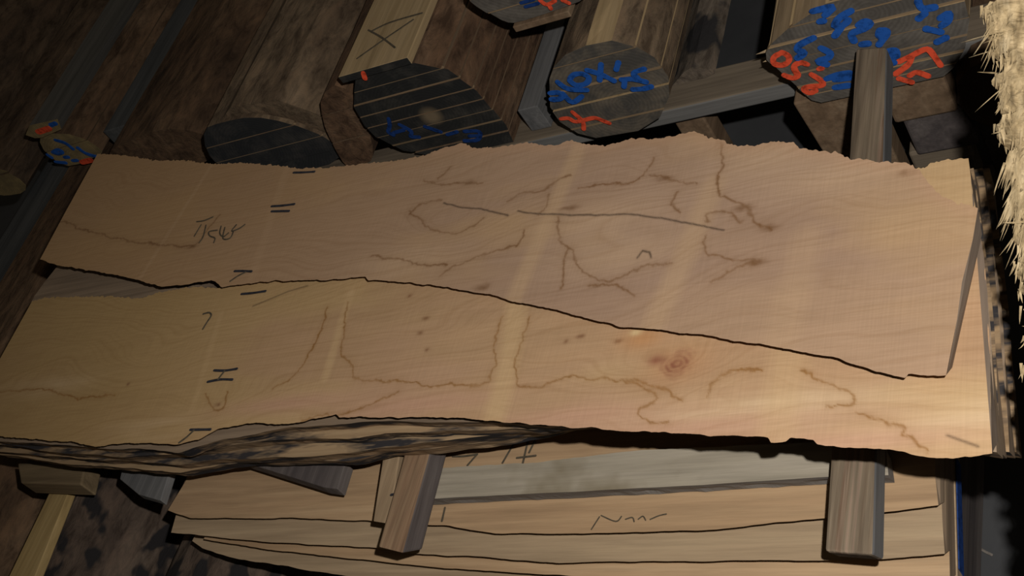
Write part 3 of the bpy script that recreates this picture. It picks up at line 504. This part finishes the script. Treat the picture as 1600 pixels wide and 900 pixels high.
def fig_U(x, y, z):
    c, g = fig_common(x, y, (.366, .238, .150), (.328, .213, .146), 11, [p[0] for p in D['U_swirl']])
    pm = fbm(x * 2.2 + 9, y * 5, 91); c = lerp(c, (.365, .245, .175), np.clip((pm - .48) * 5, 0, 1) * .6); pm = fbm(x * 2.6, y * 6, 97); c = lerp(c, (.46, .30, .155), np.clip((pm - .52) * 5, 0, 1) * .6)
    warm_light = np.clip((-.9 - x) / 1.2, 0, 1); c = lerp(c, (.37, .225, .105), warm_light * .75)  # warm hall light over the left end, mixed into the slab colour
    for p in D['U_light']: c = lerp(c, (.50, .34, .21), gauss(x, y, p[0], .11, .04) * .5)
    # sticker marks: pale bands where spacer laths lay
    for i, pl in enumerate(D['U_band']):
        d = dist_poly(x, y, pl); w = (.016, .020, .024, .006, .010)[i]
        c = lerp(c, (.47, .315, .185), np.clip(1.5 - d / w, 0, 1) * (.62, .5, .28, .3, .2)[i])
    c = paint_lines(c, x, y, D['U_stain'], .0022, (.19, .095, .040), .85, 3)
    for p in D['U_spot']: c = lerp(c, (.17, .085, .038), gauss(x + (fbm(x * 60, y * 60, 67) - .5) * .02, y + (fbm(x * 60, y * 60, 68) - .5) * .012, p[0], .015, .0055) * .75)
    for pl in D['U_crack']:
        d = dist_poly(x + (fbm(x * 60, y * 60, 5) - .5) * .004, y + (fbm(x * 60, y * 60, 8) - .5) * .004, pl); c = lerp(c, (.055, .034, .022), np.exp(-(d / .0019) ** 2) * .85)
    e = np.array(D['U_back']); d = dist_poly(x, y, e); c = lerp(c, (.46, .28, .17), np.exp(-(d / .018) ** 2) * .45 * (x > -1.4))
    return c, g
def fig_L(x, y, z):
    c, g = fig_common(x, y, (.430, .275, .155), (.400, .245, .138), 41, [p[0] for p in D['L_swirl']])
    pm = fbm(x * 2.2 + 9, y * 6, 191); c = lerp(c, (.48, .295, .20), np.clip((pm - .48) * 5, 0, 1) * .5); pm = fbm(x * 2.6, y * 7, 197); c = lerp(c, (.52, .36, .18), np.clip((pm - .5) * 5, 0, 1) * .55)
    warm_light = np.clip((-1.2 - x) / .9, 0, 1); c = lerp(c, (.36, .235, .095), warm_light * .8)  # yellow hall light on the left, painted in as a tint
    for p in D['L_light']: c = lerp(c, (.60, .44, .27), gauss(x, y, p[0], .15, .026) * np.clip(fbm(x * 6, y * 40, 55) * 1.7 - .25, 0, 1) * (.85 if p[0][0] > -1.5 else .4))
    for p in D['L_pink']: c = lerp(c, (.47, .275, .18), gauss(x, y, p[0], .16, .02) * .8)
    for i, pl in enumerate(D['L_band']):
        d = dist_poly(x, y, pl); w = (.009, .020, .026, .007)[i]
        c = lerp(c, (.53, .36, .19), np.clip(1.5 - d / w, 0, 1) * (.6, .7, .4, .25)[i])
    c = paint_lines(c, x, y, D['L_stain'], .0020, (.25, .12, .035), .9, 13)
    for p in D['L_spot']: c = lerp(c, (.20, .095, .045), gauss(x + (fbm(x * 80, y * 80, 66) - .5) * .012, y, p[0], .0065, .0042) * .85)
    for pl in D['L_crack']: c = lerp(c, (.09, .055, .03), np.exp(-(dist_poly(x, y, pl) / .002) ** 2) * .7)
    k = D['L_knot'][0]; k2 = D['L_knot2'][0]; kw = D['L_white'][0]
    c = lerp(c, (.46, .22, .085), gauss(x, y, k2, .035, .022) * .7); c = lerp(c, (.42, .20, .09), gauss(x, y, k, .05, .035) * .6)
    r = np.hypot((x - k[0]) / 1.15, y - k[1]); c = lerp(c, (.19, .060, .035), np.clip(1.3 - r / .019 - (fbm(x * 70, y * 70, 88) - .5) * 1.6, 0, 1) * (.62 + .22 * np.sin(r * 800 + fbm(x * 60, y * 60, 89) * 6)))
    c = lerp(c, (.24, .085, .05), gauss(x, y, (k[0] - .036, k[1] + .010), .012, .009) * .8)
    c = lerp(c, (.62, .46, .24), gauss(x, y, kw, .010, .006) * .9)
    return c, g

U = slab('live_edge_slab', 'U', 0.0, .024, 1000, 190, .028, .026, [M_slab, M_wane, M_endgrain], jag=.0018, figure=fig_U, seed=2)
tag(U, 'topmost live-edge slab with a long crack and brown water stains, behind the other top slab', 'slab')
L = slab('live_edge_slab', 'L', -.024, .026, 1000, 190, .032, .026, [M_slab, M_wane, M_endgrain], jag=.0018, figure=fig_L, seed=5)
tag(L, 'live-edge slab with a reddish knot, in front and partly under the topmost slab', 'slab')
for pl in D['U_mark']: ribbon('crayon_mark', pl, .0048, 'z', 0, M_pencil, U)
for pl in D['U_script']: ribbon('crayon_script', pl, .0028, 'z', 0, M_faint, U)
for pl in D['L_mark']: ribbon('crayon_mark', pl, .0048, 'z', -.024, M_pencil, L)
for pl in D['L_script']: ribbon('crayon_script', pl, .0034, 'z', -.024, M_faint, L)
lab = ['slab directly under the two top slabs, its grey face showing in the left gap',
       'second slab down under the front top slab, wavy bark edge showing',
       'third slab down under the front top slab, black-stained wavy edge',
       'lowest slab of the upper stack, resting on the two bearers']
M_grey_face = wood_mat('greyed_face', (.16, .115, .078), (.23, .165, .11), (.29, .21, .14), 'X', .9)
for k in range(4):
    o = slab('live_edge_slab', 'L%d' % (k + 3), -.05 - .0305 * k, .0305, 260, 14, .009, .01, [(M_grey_face, M_ledge)[k > 0], M_wane_mark, M_cut], jag=.003, seed=20 + k)
    tag(o, lab[k], 'slab')

# ------------------------------------------------------------------ bearers
M_bearer = wood_mat('weathered_bearer', (.10, .070, .045), (.19, .145, .098), (.34, .215, .16), 'Y', 1.5, stain=(.10, .06, .035), st_vec=(60, 1.5, 60), band=60)
M_bearer2 = wood_mat('brown_bearer', (.12, .07, .04), (.22, .135, .08), (.32, .22, .13), 'Y', 1.4, band=50)
b4 = D['bearR']
def side(o, mat, test):
    o.data.materials.append(mat)
    for p in o.data.polygons:
        if test(p.normal): p.material_index = len(o.data.materials) - 1
M_greyside = wood_mat('grey_side', (.080, .080, .080), (.125, .122, .120), (.17, .165, .16), 'Y', .8)
o = prism('bearer', [b4[5], b4[1], b4[2], b4[4]], -.172, .045, [M_bearer], under={1: (0, .016), 2: (0, .016)}, bev=.005)
side(o, M_greyside, lambda n: n.x > .7); tag(o, 'long squared bearer with pinkish streaks under the right end of the slabs', 'bearer')
b4 = D['bearL']; far = 1.62
def run(a, b, y): t = (y - b[1]) / (a[1] - b[1]); return (b[0] + (a[0] - b[0]) * t, y)
o = prism('bearer', [run(b4[0], b4[1], far), b4[1], b4[2], run(b4[0], b4[1], far)[:1] and (run(b4[0], b4[1], far)[0] + .058, far)], -.172, .045, [M_bearer2], under={1: (0, .03), 2: (0, .03)}, bev=.004)
M_dark_side = wood_mat('dark_side', (.05, .042, .042), (.085, .07, .066), (.13, .11, .10), 'Y', 1.0)
side(o, M_dark_side, lambda n: n.x > .7); tag(o, 'brown bearer with a dark side under the left half of the slabs', 'bearer')
b4 = D['lath']
o = prism('lath', [(run(b4[0], b4[1], 1.2)), b4[1], b4[2], (run(b4[0], b4[1], 1.2)[0] + .038, 1.2)], -.172, .030, [wood_mat('pale_lath', (.22, .15, .09), (.30, .21, .125), (.36, .26, .16), 'Y', .9)], under={1: (0, .02), 2: (0, .02)}, bev=.002)
o.location.z = -.217 + .0; tag(o, 'short pale lath lying against the left bearer', 'lath')
ribbon('nail_mark', [(b4[1][0] + .022 - o.location.x, b4[1][1] + .05 - o.location.y), (b4[1][0] + .034 - o.location.x, b4[1][1] + .051 - o.location.y)], .005, 'z', .030, M_pencil, o)

# ------------------------------------------------------------------ lower boule in front
M_tan = wood_mat('tan_plank', (.30, .19, .105), (.38, .25, .14), (.45, .31, .18), 'X', .7)
M_tan2 = wood_mat('olive_tan_plank', (.27, .19, .115), (.34, .245, .15), (.40, .295, .18), 'X', .7)
M_greyp = wood_mat('bleached_grey_plank', (.24, .205, .155), (.31, .27, .205), (.38, .33, .26), 'X', .8, stain=(.20, .165, .11), st_scale=4)
M_greyedge = wood_mat('bleached_edge', (.12, .105, .095), (.17, .155, .14), (.22, .20, .18), 'X', .7)
M_edge = wood_mat('plank_edge', (.07, .045, .03), (.15, .10, .06), (.22, .15, .09), 'X', 1.0)
o = slab('plank', 'S1', -.217, .028, 120, 10, .004, .004, [M_greyp, M_greyedge, M_greyedge], jag=.0006, seed=61); tag(o, 'bleached grey plank lying on the lower stack between the two bearers', 'plank')
s_lab = ['uppermost tan plank of the lower stack, with pencil marks on it', 'second tan plank of the lower stack, just below the marked one', 'third plank of the lower stack, showing as a narrow strip', 'lowest plank of the lower stack, reaching furthest to the front']
for k, (n, zt) in enumerate((('S2', -.247), ('S3', -.275), ('S4', -.303), ('S5', -.331))):
    o = slab('plank', n, zt, .027, 260, 14, .020, .006, [(M_tan, M_tan2)[k % 2], M_edge, M_cut], jag=.0016, seed=70 + k); tag(o, s_lab[k], 'plank')
    if k == 0:
        for pl in D['S2_mark']: ribbon('pencil_mark', pl, .0035, 'z', zt, M_faint, o)
        for pl in D['S2_script']: ribbon('pencil_script', pl, .0017, 'z', zt, M_faint, o)
    if k == 3:                                    # blue paint on the sawn right end
        r = np.array(D['S5_right']); p0, p1 = r[0], r[-1]
        f0 = p1 + (p0 - p1) * .06; f1 = p1 + (p0 - p1) * .30
        v = [(f0[0] + .001, f0[1], zt - .002), (f1[0] + .001, f1[1], zt - .002), (f1[0] + .001, f1[1], zt - .026), (f0[0] + .001, f0[1], zt - .026)]
        v += [(a + .0015, b_, c_) for a, b_, c_ in v]
        mesh('end_paint', v, [(0, 1, 2, 3), (7, 6, 5, 4), (0, 1, 5, 4), (1, 2, 6, 5), (2, 3, 7, 6), (3, 0, 4, 7)], [M_dblue], o)
for i, (xx, lb) in enumerate(((-1.66, 'square sleeper on the floor under the left end of the lower stack'), (-.62, 'square sleeper on the floor under the right end of the lower stack'))):
    o = prism('sleeper', [(xx - .07, .98), (xx + .07, .98), (xx + .07, 1.52), (xx - .07, 1.52)], -.358, .392, [M_dark_side]); tag(o, lb, 'sleeper')
o = prism('board_offcut', D['scrap_grey'], -.222, .02, [M_greyside], bev=.002); tag(o, 'small grey offcut poking out left of the lower stack', 'offcut')
o = prism('board_offcut', D['scrap_dark'], -.190, .026, [M_dark_side], bev=.002); tag(o, 'dark weathered offcut under the stained slab edges, left of the brown bearer', 'offcut')

# ------------------------------------------------------------------ bark logs on the left and below
M_bark_spot = bark_mat('spotted_bark', (.055, .038, .028), (.085, .060, .044), (.115, .085, .062), spots=(.016, .014, .014), sscale=22)
M_bark = bark_mat('brown_bark', (.055, .032, .018), (.105, .062, .034), (.15, .095, .055))
M_bark_red = bark_mat('reddish_bark', (.075, .040, .022), (.13, .075, .042), (.18, .115, .07))
M_bark_dark = bark_mat('dark_bark', (.04, .028, .018), (.075, .048, .029), (.11, .074, .045))
def circle(cx, cz, rx, rz, n=22, ph=0): return [(cx + rx * math.cos(ph + 2 * math.pi * k / n) * (1 + .03 * math.sin(3 * k)), cz + rz * math.sin(ph + 2 * math.pi * k / n)) for k in range(n)]
def bark_log(cx, cz, r, y0, ln, mat, endm, label, seed, rz=None):
    root = empty('bark_log', (cx, y0, cz - (rz or r))); tag(root, label, 'log')
    c = [(a, b_) for a, b_ in circle(0, rz or r, r, rz or r)]
    extrude_y('trunk', c, 0, ln, [endm, mat, mat], root, rough=.012, segs=30, seed=seed, step=.03)
    return root
M_end_dark = end_mat('dark_end', (.10, .075, .05), (.04, .032, .026), 0, 0)
M_greytop2 = wood_mat('slate_grey_plank', (.050, .052, .052), (.075, .077, .076), (.10, .10, .097), 'Y', .8)
bark_log(-2.945, -.535, .205, -.4, 3.6, M_bark, M_end_dark, 'brown bark log at floor level left of the slab ends', 1)
bark_log(-2.50, -.540, .202, -.5, 2.34, M_bark_spot, M_end_dark, 'spotted bark log at floor level under the yellow stick', 2)
bark_log(-2.085, -.572, .170, -.5, 2.3, M_bark_spot, M_end_dark, 'spotted bark log at floor level beside the lower plank stack', 3)
bark_log(-3.40, -.562, .182, -.4, 3.0, M_bark_dark, M_end_dark, 'dark bark log at floor level under the grey plank at the left border', 4)
o = prism('grey_plank', [(-3.50, -.2), (-3.335, -.2), (-3.335, 2.6), (-3.50, 2.6)], -.333, .036, [M_greytop2], bev=.002); tag(o, 'grey plank running away at the left border below the pale-ended log', 'plank')
o = prism('brown_timber', [(-3.325, -.2), (-3.12, -.2), (-3.12, 2.55), (-3.325, 2.55)], -.318, .062, [M_bark], bev=.010); tag(o, 'rough brown timber running away just left of the slab ends', 'timber')
o = prism('stick', D['stick_left'][:1] + D['stick_left'][4:5] + D['stick_left'][3:4] + D['stick_left'][1:2], -.304, .022, [wood_mat('yellow_stick', (.30, .20, .08), (.40, .28, .12), (.46, .33, .16), 'Y', .9)], bev=.002)
tag(o, 'yellowish flat stick lying on the spotted log at lower left', 'stick')
o = prism('timber_piece', D['cross_left'], -.244, .05, [wood_mat('dull_timber', (.11, .075, .04), (.17, .12, .065), (.22, .16, .09), 'X', .9)], bev=.004)
tag(o, 'short dull timber across the top end of the yellow stick', 'timber')
bark_log(D['A_x'], -.12, .19, .9, 3.6, M_bark_dark, M_end_dark, 'dark bark log filling the upper left corner', 5)

def clipz(p, lo): return clip_band([tuple(q) for q in p], lo, 9)
def clipx(p, lo, hi): return [(b_, a_) for a_, b_ in clip_band([(q[1], q[0]) for q in p], lo, hi)]
def center(key): a = np.array(D[key]); return (a.min(0) + a.max(0)) / 2
YY = D['Y']; ZBM = -.318
# each log's end face
M_pale = wood_mat('pale_sawn_top', (.26, .18, .09), (.34, .24, .125), (.40, .29, .16), 'Y', .7)
M_greytop = wood_mat('grey_sawn_top', (.06, .058, .05), (.09, .085, .075), (.12, .11, .095), 'Y', .7)
M_brown_saw = wood_mat('brown_sawn', (.11, .07, .04), (.17, .11, .065), (.23, .16, .10), 'Y', 1.0)
M_E_end = end_mat('blackened_end', (.050, .045, .038), (.018, .018, .017), .03, .13, .7, pith=(.17, .125, .075))
M_F_end = end_mat('grey_brown_end', (.135, .110, .080), (.062, .056, .048), .02, .08, .5)
M_H_end = end_mat('grey_end', (.125, .110, .092), (.075, .066, .056), .04, .18, .5)
M_B_end = end_mat('yellowed_end', (.26, .19, .085), (.16, .12, .06), 0, .03, .4)
M_D_end = end_mat('slate_dark_end', (.050, .046, .042), (.022, .023, .024), 0, .1, .6)
M_C_end = end_mat('brown_end', (.085, .055, .035), (.055, .036, .025), 0, .08, .5)
M_torn = wood_mat('torn_pale_side', (.20, .135, .07), (.30, .21, .12), (.38, .28, .17), 'Y', 1.2)
M_bark_black = bark_mat('black_spotted_bark', (.10, .078, .058), (.14, .11, .082), (.18, .145, .11), spots=(.022, .020, .020), sscale=16)

M_dusty = bark_mat('dusty_bark', (.085, .055, .034), (.15, .105, .065), (.23, .165, .105))
E_ = boule('sawn_log', clipz(D['E'], ZBM), YY['E'], 2.4, [i / 8 for i in range(1, 8)], [M_E_end, M_bark_red, M_brown_saw], 'sawn log with a blackened end, pale kerf lines and faint blue paint', seed=1, sm=0, show=(1, 2, 3, 4, 5, 6))
strokes('E_blue', YY['E'], .010, M_dblue, E_)
a = D['E_top']; zb = max(q[1] for q in D['E']) + .004; zt = zb + .020
x0, x1 = a[0][0], a[1][0]
o = prism('top_plank', [(x0, YY['E'] - .012), (x1, YY['E'] - .012), (x1 - .01, YY['E'] + 2.3), (x0 + .01, YY['E'] + 2.3)], zt, zt - zb, [M_pale, M_E_end], bev=.002)
for p in o.data.polygons:
    if p.normal.y < -.7: p.material_index = 1
tag(o, 'pale plank with a drawn pencil cross, lying on the blackened log', 'plank')
for pl in D['E_cross']: ribbon('pencil_line', [(q[0] - o.location.x, q[1] - o.location.y) for q in pl], .0045, 'z', zt - zb, M_faint, o)
for pl in D['E_red']: ribbon('paint_stroke', [(q[0] - o.location.x, q[1] - .008 - o.location.z) for q in pl], .012, 'y', YY['E'] - .0125 - o.location.y, M_red, o)

F_ = boule('sawn_log', D['F'], YY['F'], 2.3, [.18, .42, .60, .86], [M_F_end, M_dusty, M_pale], 'sawn log with blue spray-painted figures over a red scrawl on its end', seed=2, sm=0, toppale=True, show=(0, 2, 3))
strokes('F_blue', YY['F'], .0125, M_blue, F_); strokes('F_red', YY['F'], .0095, M_red, F_)
H_ = boule('sawn_log', clipz(D['H'], ZBM), YY['H'], 2.2, [.10, .19, .32, .47, .62, .75, .88], [M_H_end, M_torn, M_pale], 'largest painted log end, with red 2.50 and many blue figures', seed=3, sm=0, show=(0, 1, 2, 3, 4, 5))
strokes('H_blue', YY['H'], .0140, M_blue, H_); strokes('H_red', YY['H'], .0115, M_red, H_)
for k in range(2):                                # torn fibres at its left side
    p = Vector((-.822 - .003 * (k % 3), YY['H'] + .02 + .02 * k, -.20 + .006 * k)); q = p + Vector((-.016 - .012 * (k % 2), -.01, .004))
    v = [p + Vector((0, 0, .004)), p + Vector((0, .004, -.003)), p + Vector((0, -.004, -.003)), q]
    mesh('fibre', [x - H_.location for x in v], [(0, 1, 2), (0, 1, 3), (1, 2, 3), (2, 0, 3)], [M_torn], H_)
G_ = boule('sawn_log', D['G'], YY['G'], 2.2, [.25, .5, .75], [M_H_end, M_bark, M_brown_saw], 'upper-layer grey log end cut off by the top edge, with a red mark', seed=4)
strokes('G_red', YY['G'], .009, M_red, G_); strokes('G_blue', YY['G'], .008, M_dblue, G_)
gb = np.array(D['G_board']); zt = min(q[1] for q in D['G']) - .002
ft = max(q[1] for q in D['F'])
o = prism('spacer_board', [(gb[:, 0].min() - .01, YY['G'] - .006), (gb[:, 0].max() + .03, YY['G'] - .006), (gb[:, 0].max() + .03, YY['G'] + .09), (gb[:, 0].min() - .01, YY['G'] + .09)], zt, max(.012, zt - ft - .001), [M_brown_saw], bev=.002); tag(o, 'thin spacer board under the upper-layer grey log end', 'spacer')
D_ = boule('sawn_log', clipx(clipz(D['D'], ZBM), -9, -2.022), YY['D'], 2.2, [.2, .45, .7], [M_D_end, M_dusty, M_brown_saw], 'sawn log with a slate-dark end, left of the blackened log', seed=5, show=(1, 2))
a = np.array(D['D_top']); zt = a[:, 1].max(); zb = max(q[1] for q in D['D']) - .004
o = extrude_y('bark_slab', clip_band([tuple(q) for q in D['D_top']], zb, 9) if False else [tuple(q) for q in D['D_top']], YY['D'] + .01, 2.2, [M_dusty, M_dusty, M_dusty], None, seed=9, rough=.004); tag(o, 'brown slab laid along the top of the slate-dark log', 'slab')
D2_ = boule('sawn_log', clipx(clipz(D['D2'], ZBM), -9, -1.845), YY['D'] - .03, 2.2, [.35, .7], [M_bark_red, M_bark_red, M_brown_saw], 'narrow brown log squeezed between the slate-dark and the blackened log', seed=6, show=())
C_ = boule('sawn_log', clipz(D['C'], ZBM), YY['C'], 2.3, [], [M_bark, M_bark, M_brown_saw], 'uncut brown log between the yellow-ended log and the slate-dark one', seed=7)
B_ = boule('sawn_log', D['B'], YY['B'], 2.4, [.55], [M_B_end, M_bark, M_brown_saw], 'log with a yellowed end covered in small blue figures and a red dab', seed=8, show=())
strokes('B_blue', YY['B'], .013, M_blue, B_); strokes('B_red', YY['B'], .020, M_red, B_)
o = extrude_y('top_board', [tuple(q) for q in D['B_board']], YY['B'] - .02, 2.4, [M_B_end, M_greytop, M_greytop], None, seed=3, rough=.002); tag(o, 'grey board with a yellowed red-dabbed end lying on the yellow-ended log', 'board')
for pl in D['Bb_red']: ribbon('paint_stroke', pl, .020, 'y', YY['B'] - .02, M_red, o)
for pl in D['Bb_blue']: ribbon('paint_stroke', pl, .016, 'y', YY['B'] - .02, M_blue, o)
A2 = boule('sawn_log', clipx(D['A2'], -3.595, 9), YY['A'], 2.3, [.6], [M_B_end, M_bark_dark, M_brown_saw], 'dark log with a pale end at the left edge, below the corner log', seed=10, show=())
F2 = boule('sawn_log', clipz(D['F2'], ZBM), 1.97, 2.2, [], [M_bark_black, M_bark_black, M_bark_black], 'black-spotted bark log right of the log with blue figures', seed=11)

# grey strips lying between the logs
o = prism('grey_board', [(-3.035, 2.26), (-2.925, 2.26), (-2.925, 4.5), (-3.035, 4.5)], -.215, .103, [M_greytop2], bev=.003); tag(o, 'slate-grey board between the yellow-ended log and the uncut brown log', 'board')
g = np.array(D['greyplank']); gx0, gx1 = g[0][0], g[1][0]
o = prism('grey_board', [(gx0, 1.93), (gx1 + .01, 1.93), (gx1 + .01, 4.2), (gx0, 4.2)], -.25, .068, [M_greyside], bev=.002); tag(o, 'grey board on edge between the blackened log and the blue-figured log', 'board')

# cross beams and their posts
M_beam = wood_mat('cross_beam_wood', (.11, .085, .06), (.16, .125, .088), (.21, .165, .115), 'X', 1.0)
M_beamf = wood_mat('cross_beam_front', (.095, .090, .085), (.14, .135, .125), (.19, .18, .17), 'X', .8)
for i, (x0, y0, lb) in enumerate(((-2.45, 1.90, 'grey-fronted cross beam carrying the log ends'), (-3.62, 2.72, 'cross beam under the middle of the logs'), (-3.62, 3.75, 'cross beam under the far ends of the logs'))):
    o = prism('cross_beam', [(x0, y0), (-.40, y0), (-.40, y0 + .10), (x0, y0 + .10)], -.320, .040, [M_beam], bev=.004); side(o, M_beamf, lambda n: n.y < -.7); tag(o, lb, 'beam')
    for xx, nm in ((x0 + .1, 'leftmost'), (-2.75 + 1.31, 'middle'), (-1.095, 'right-hand')):
        p = prism('post', [(xx - .034, y0 + .03), (xx + .034, y0 + .03), (xx + .034, y0 + .09), (xx - .034, y0 + .09)], -.360, .39, [M_brown_saw], bev=.004)
        tag(p, '%s post under the %s cross beam' % (nm, ('front', 'middle', 'far')[i]), 'post')
b1 = np.array(D['blk1'])
o = prism('upright_block', [(b1[:, 0].min() + .004, 1.835), (b1[:, 0].max() + .03, 1.835), (b1[:, 0].max() + .03, 1.895), (b1[:, 0].min() + .004, 1.895)], -.320, .43, [M_brown_saw], bev=.004, under={0: (.03, 0), 3: (.03, 0)}); tag(o, 'upright wood block under the left of the largest painted log', 'block')
for k in range(4):
    zt = -.320 - .1075 * k; dx = (.0, .012, -.008, .01)[k]
    o = prism('crib_timber', [(-.655 + dx, 1.835 + .01 * k), (-.535 + dx, 1.835 + .01 * k), (-.535 + dx, 1.897), (-.655 + dx, 1.897)], zt, .1073, [(M_brown_saw, M_dark_side, M_beam, M_dark_side)[k]], bev=.006)
    tag(o, '%s timber of the crib under the right of the largest painted log' % ('top', 'second', 'third', 'bottom')[k], 'timber')
bark_log(-.455, -.41, .075, 1.84, 1.9, M_bark, M_C_end, 'thin brown log under the right edge of the largest painted log', 33, rz=.088)
o = prism('sleeper', [(-.53, 1.9), (-.38, 1.9), (-.38, 2.02), (-.53, 2.02)], -.512, .238, [M_dark_side]); tag(o, 'sleeper under the thin brown log at the right', 'sleeper')
bark_log(-.85, -.60, .140, 2.2, 1.9, M_bark_dark, M_end_dark, 'dark log on the floor behind the cross beam', 35)

# ------------------------------------------------------------------ splintered slab at the right edge
M_cream = wood_mat('torn_cream_wood', (.18, .125, .06), (.35, .26, .14), (.47, .37, .225), 'Y', 2.2, band=90)
NJ = 240
e = resample(D['J_edge'], NJ); jag = (fbm(np.arange(NJ) * .28, np.zeros(NJ), 77, 5) - .5) * .034
root = empty('splintered_slab', tuple(e[NJ // 2])); tag(root, 'torn cream-coloured leaning slab with a splintered edge at the right border', 'slab')
O = np.array(root.location); WJ = .34; TJ = .045
nv = 26; verts = []; faces = []
for i in range(NJ):
    for j in range(nv):
        t = j / (nv - 1); w = WJ * t ** 2.0
        h = .012 * (fbm(np.array([i * .10]), np.array([j * 1.7]), 5)[0] - .5) + .007 * (fbm(np.array([i * .5]), np.array([j * 2.3]), 15)[0] - .5) - .016 * (1 - t) ** 10
        verts.append(tuple(np.array((e[i, 0] + jag[i] * (1 - t) + w, e[i, 1], e[i, 2] + h)) - O))
for i in range(NJ - 1):
    for j in range(nv - 1): a = i * nv + j; faces.append((a, a + 1, a + nv + 1, a + nv))
nb = len(verts)
for i in range(NJ):
    verts.append(tuple(np.array((e[i, 0] + jag[i] + .012, e[i, 1], e[i, 2] - TJ)) - O)); verts.append(tuple(np.array((e[i, 0] + WJ, e[i, 1], e[i, 2] - TJ)) - O))
for i in range(NJ - 1):
    a = nb + 2 * i; faces += [(a, a + 1, a + 3, a + 2), (i * nv, (i + 1) * nv, a + 2, a), (i * nv + nv - 1, (i + 1) * nv + nv - 1, a + 3, a + 1)]
for i in (0, NJ - 1): faces.append(tuple([i * nv + j for j in range(nv)] + [nb + 2 * i + 1, nb + 2 * i]))
mesh('body', verts, faces, [M_cream], root)
ax = Vector(e[-1] - e[0]).normalized()              # fibres run along the slab and peel away from it
sv = []; sf = []
def fibre(base, dr, ln, w, curl):
    pts = [base, base + dr * ln * .35 + curl * .15, base + dr * ln * .7 + curl * .5, base + dr * ln + curl]
    sd = dr.cross(Vector((0, 0, 1))).normalized(); b0 = len(sv)
    for k, p in enumerate(pts[:-1]):
        ww = w * (1, .85, .55)[k]
        sv.extend([tuple(p + sd * ww - root.location), tuple(p - sd * ww - root.location), tuple(p + Vector((0, 0, -ww)) - root.location)])
    sv.append(tuple(pts[-1] - root.location))
    for k in range(2):
        for a in range(3): c = (a + 1) % 3; sf.append((b0 + 3 * k + a, b0 + 3 * k + c, b0 + 3 * k + 3 + c, b0 + 3 * k + 3 + a))
    for a in range(3): sf.append((b0 + 6 + a, b0 + 6 + (a + 1) % 3, b0 + 9))
for k in range(430):
    i = rnd.randrange(3, NJ - 8); inset = abs(rnd.gauss(0, .014))
    base = Vector((e[i, 0] + jag[i] + inset - .001, e[i, 1], e[i, 2] - rnd.uniform(0, .03) * (inset < .004) + .001))
    clump = vnoise(np.array([i * .11]), np.array([.5]), 61)[0]
    ln = rnd.uniform(.008, .020) + (.032 * rnd.random() if clump > .66 else 0)
    dr = (ax + Vector((rnd.gauss(-.18 - .25 * (clump > .66), .16), 0, rnd.gauss(.03, .10)))).normalized()
    if rnd.random() < .03: dr = Vector((-.9, rnd.uniform(-.7, .3), rnd.uniform(-.2, .3))).normalized()
    fibre(base, dr, ln, rnd.uniform(.0007, .0020), Vector((rnd.uniform(-.004, .002), 0, rnd.uniform(-.004, .003))))
o = mesh('splinter_fringe', sv, sf, [M_cream], root); tag(o, kind='stuff')
for fr, nm in ((.22, 'far'), (.86, 'near')):
    c = e[int(NJ * fr)]; zt = float(c[2]) - TJ - .012
    o = prism('trestle_block', [(c[0] + .12, c[1] - .05), (c[0] + .30, c[1] - .05), (c[0] + .30, c[1] + .05), (c[0] + .12, c[1] + .05)], zt, zt + .75, [M_dark_side]); tag(o, '%s support block under the leaning splintered slab' % nm, 'block')
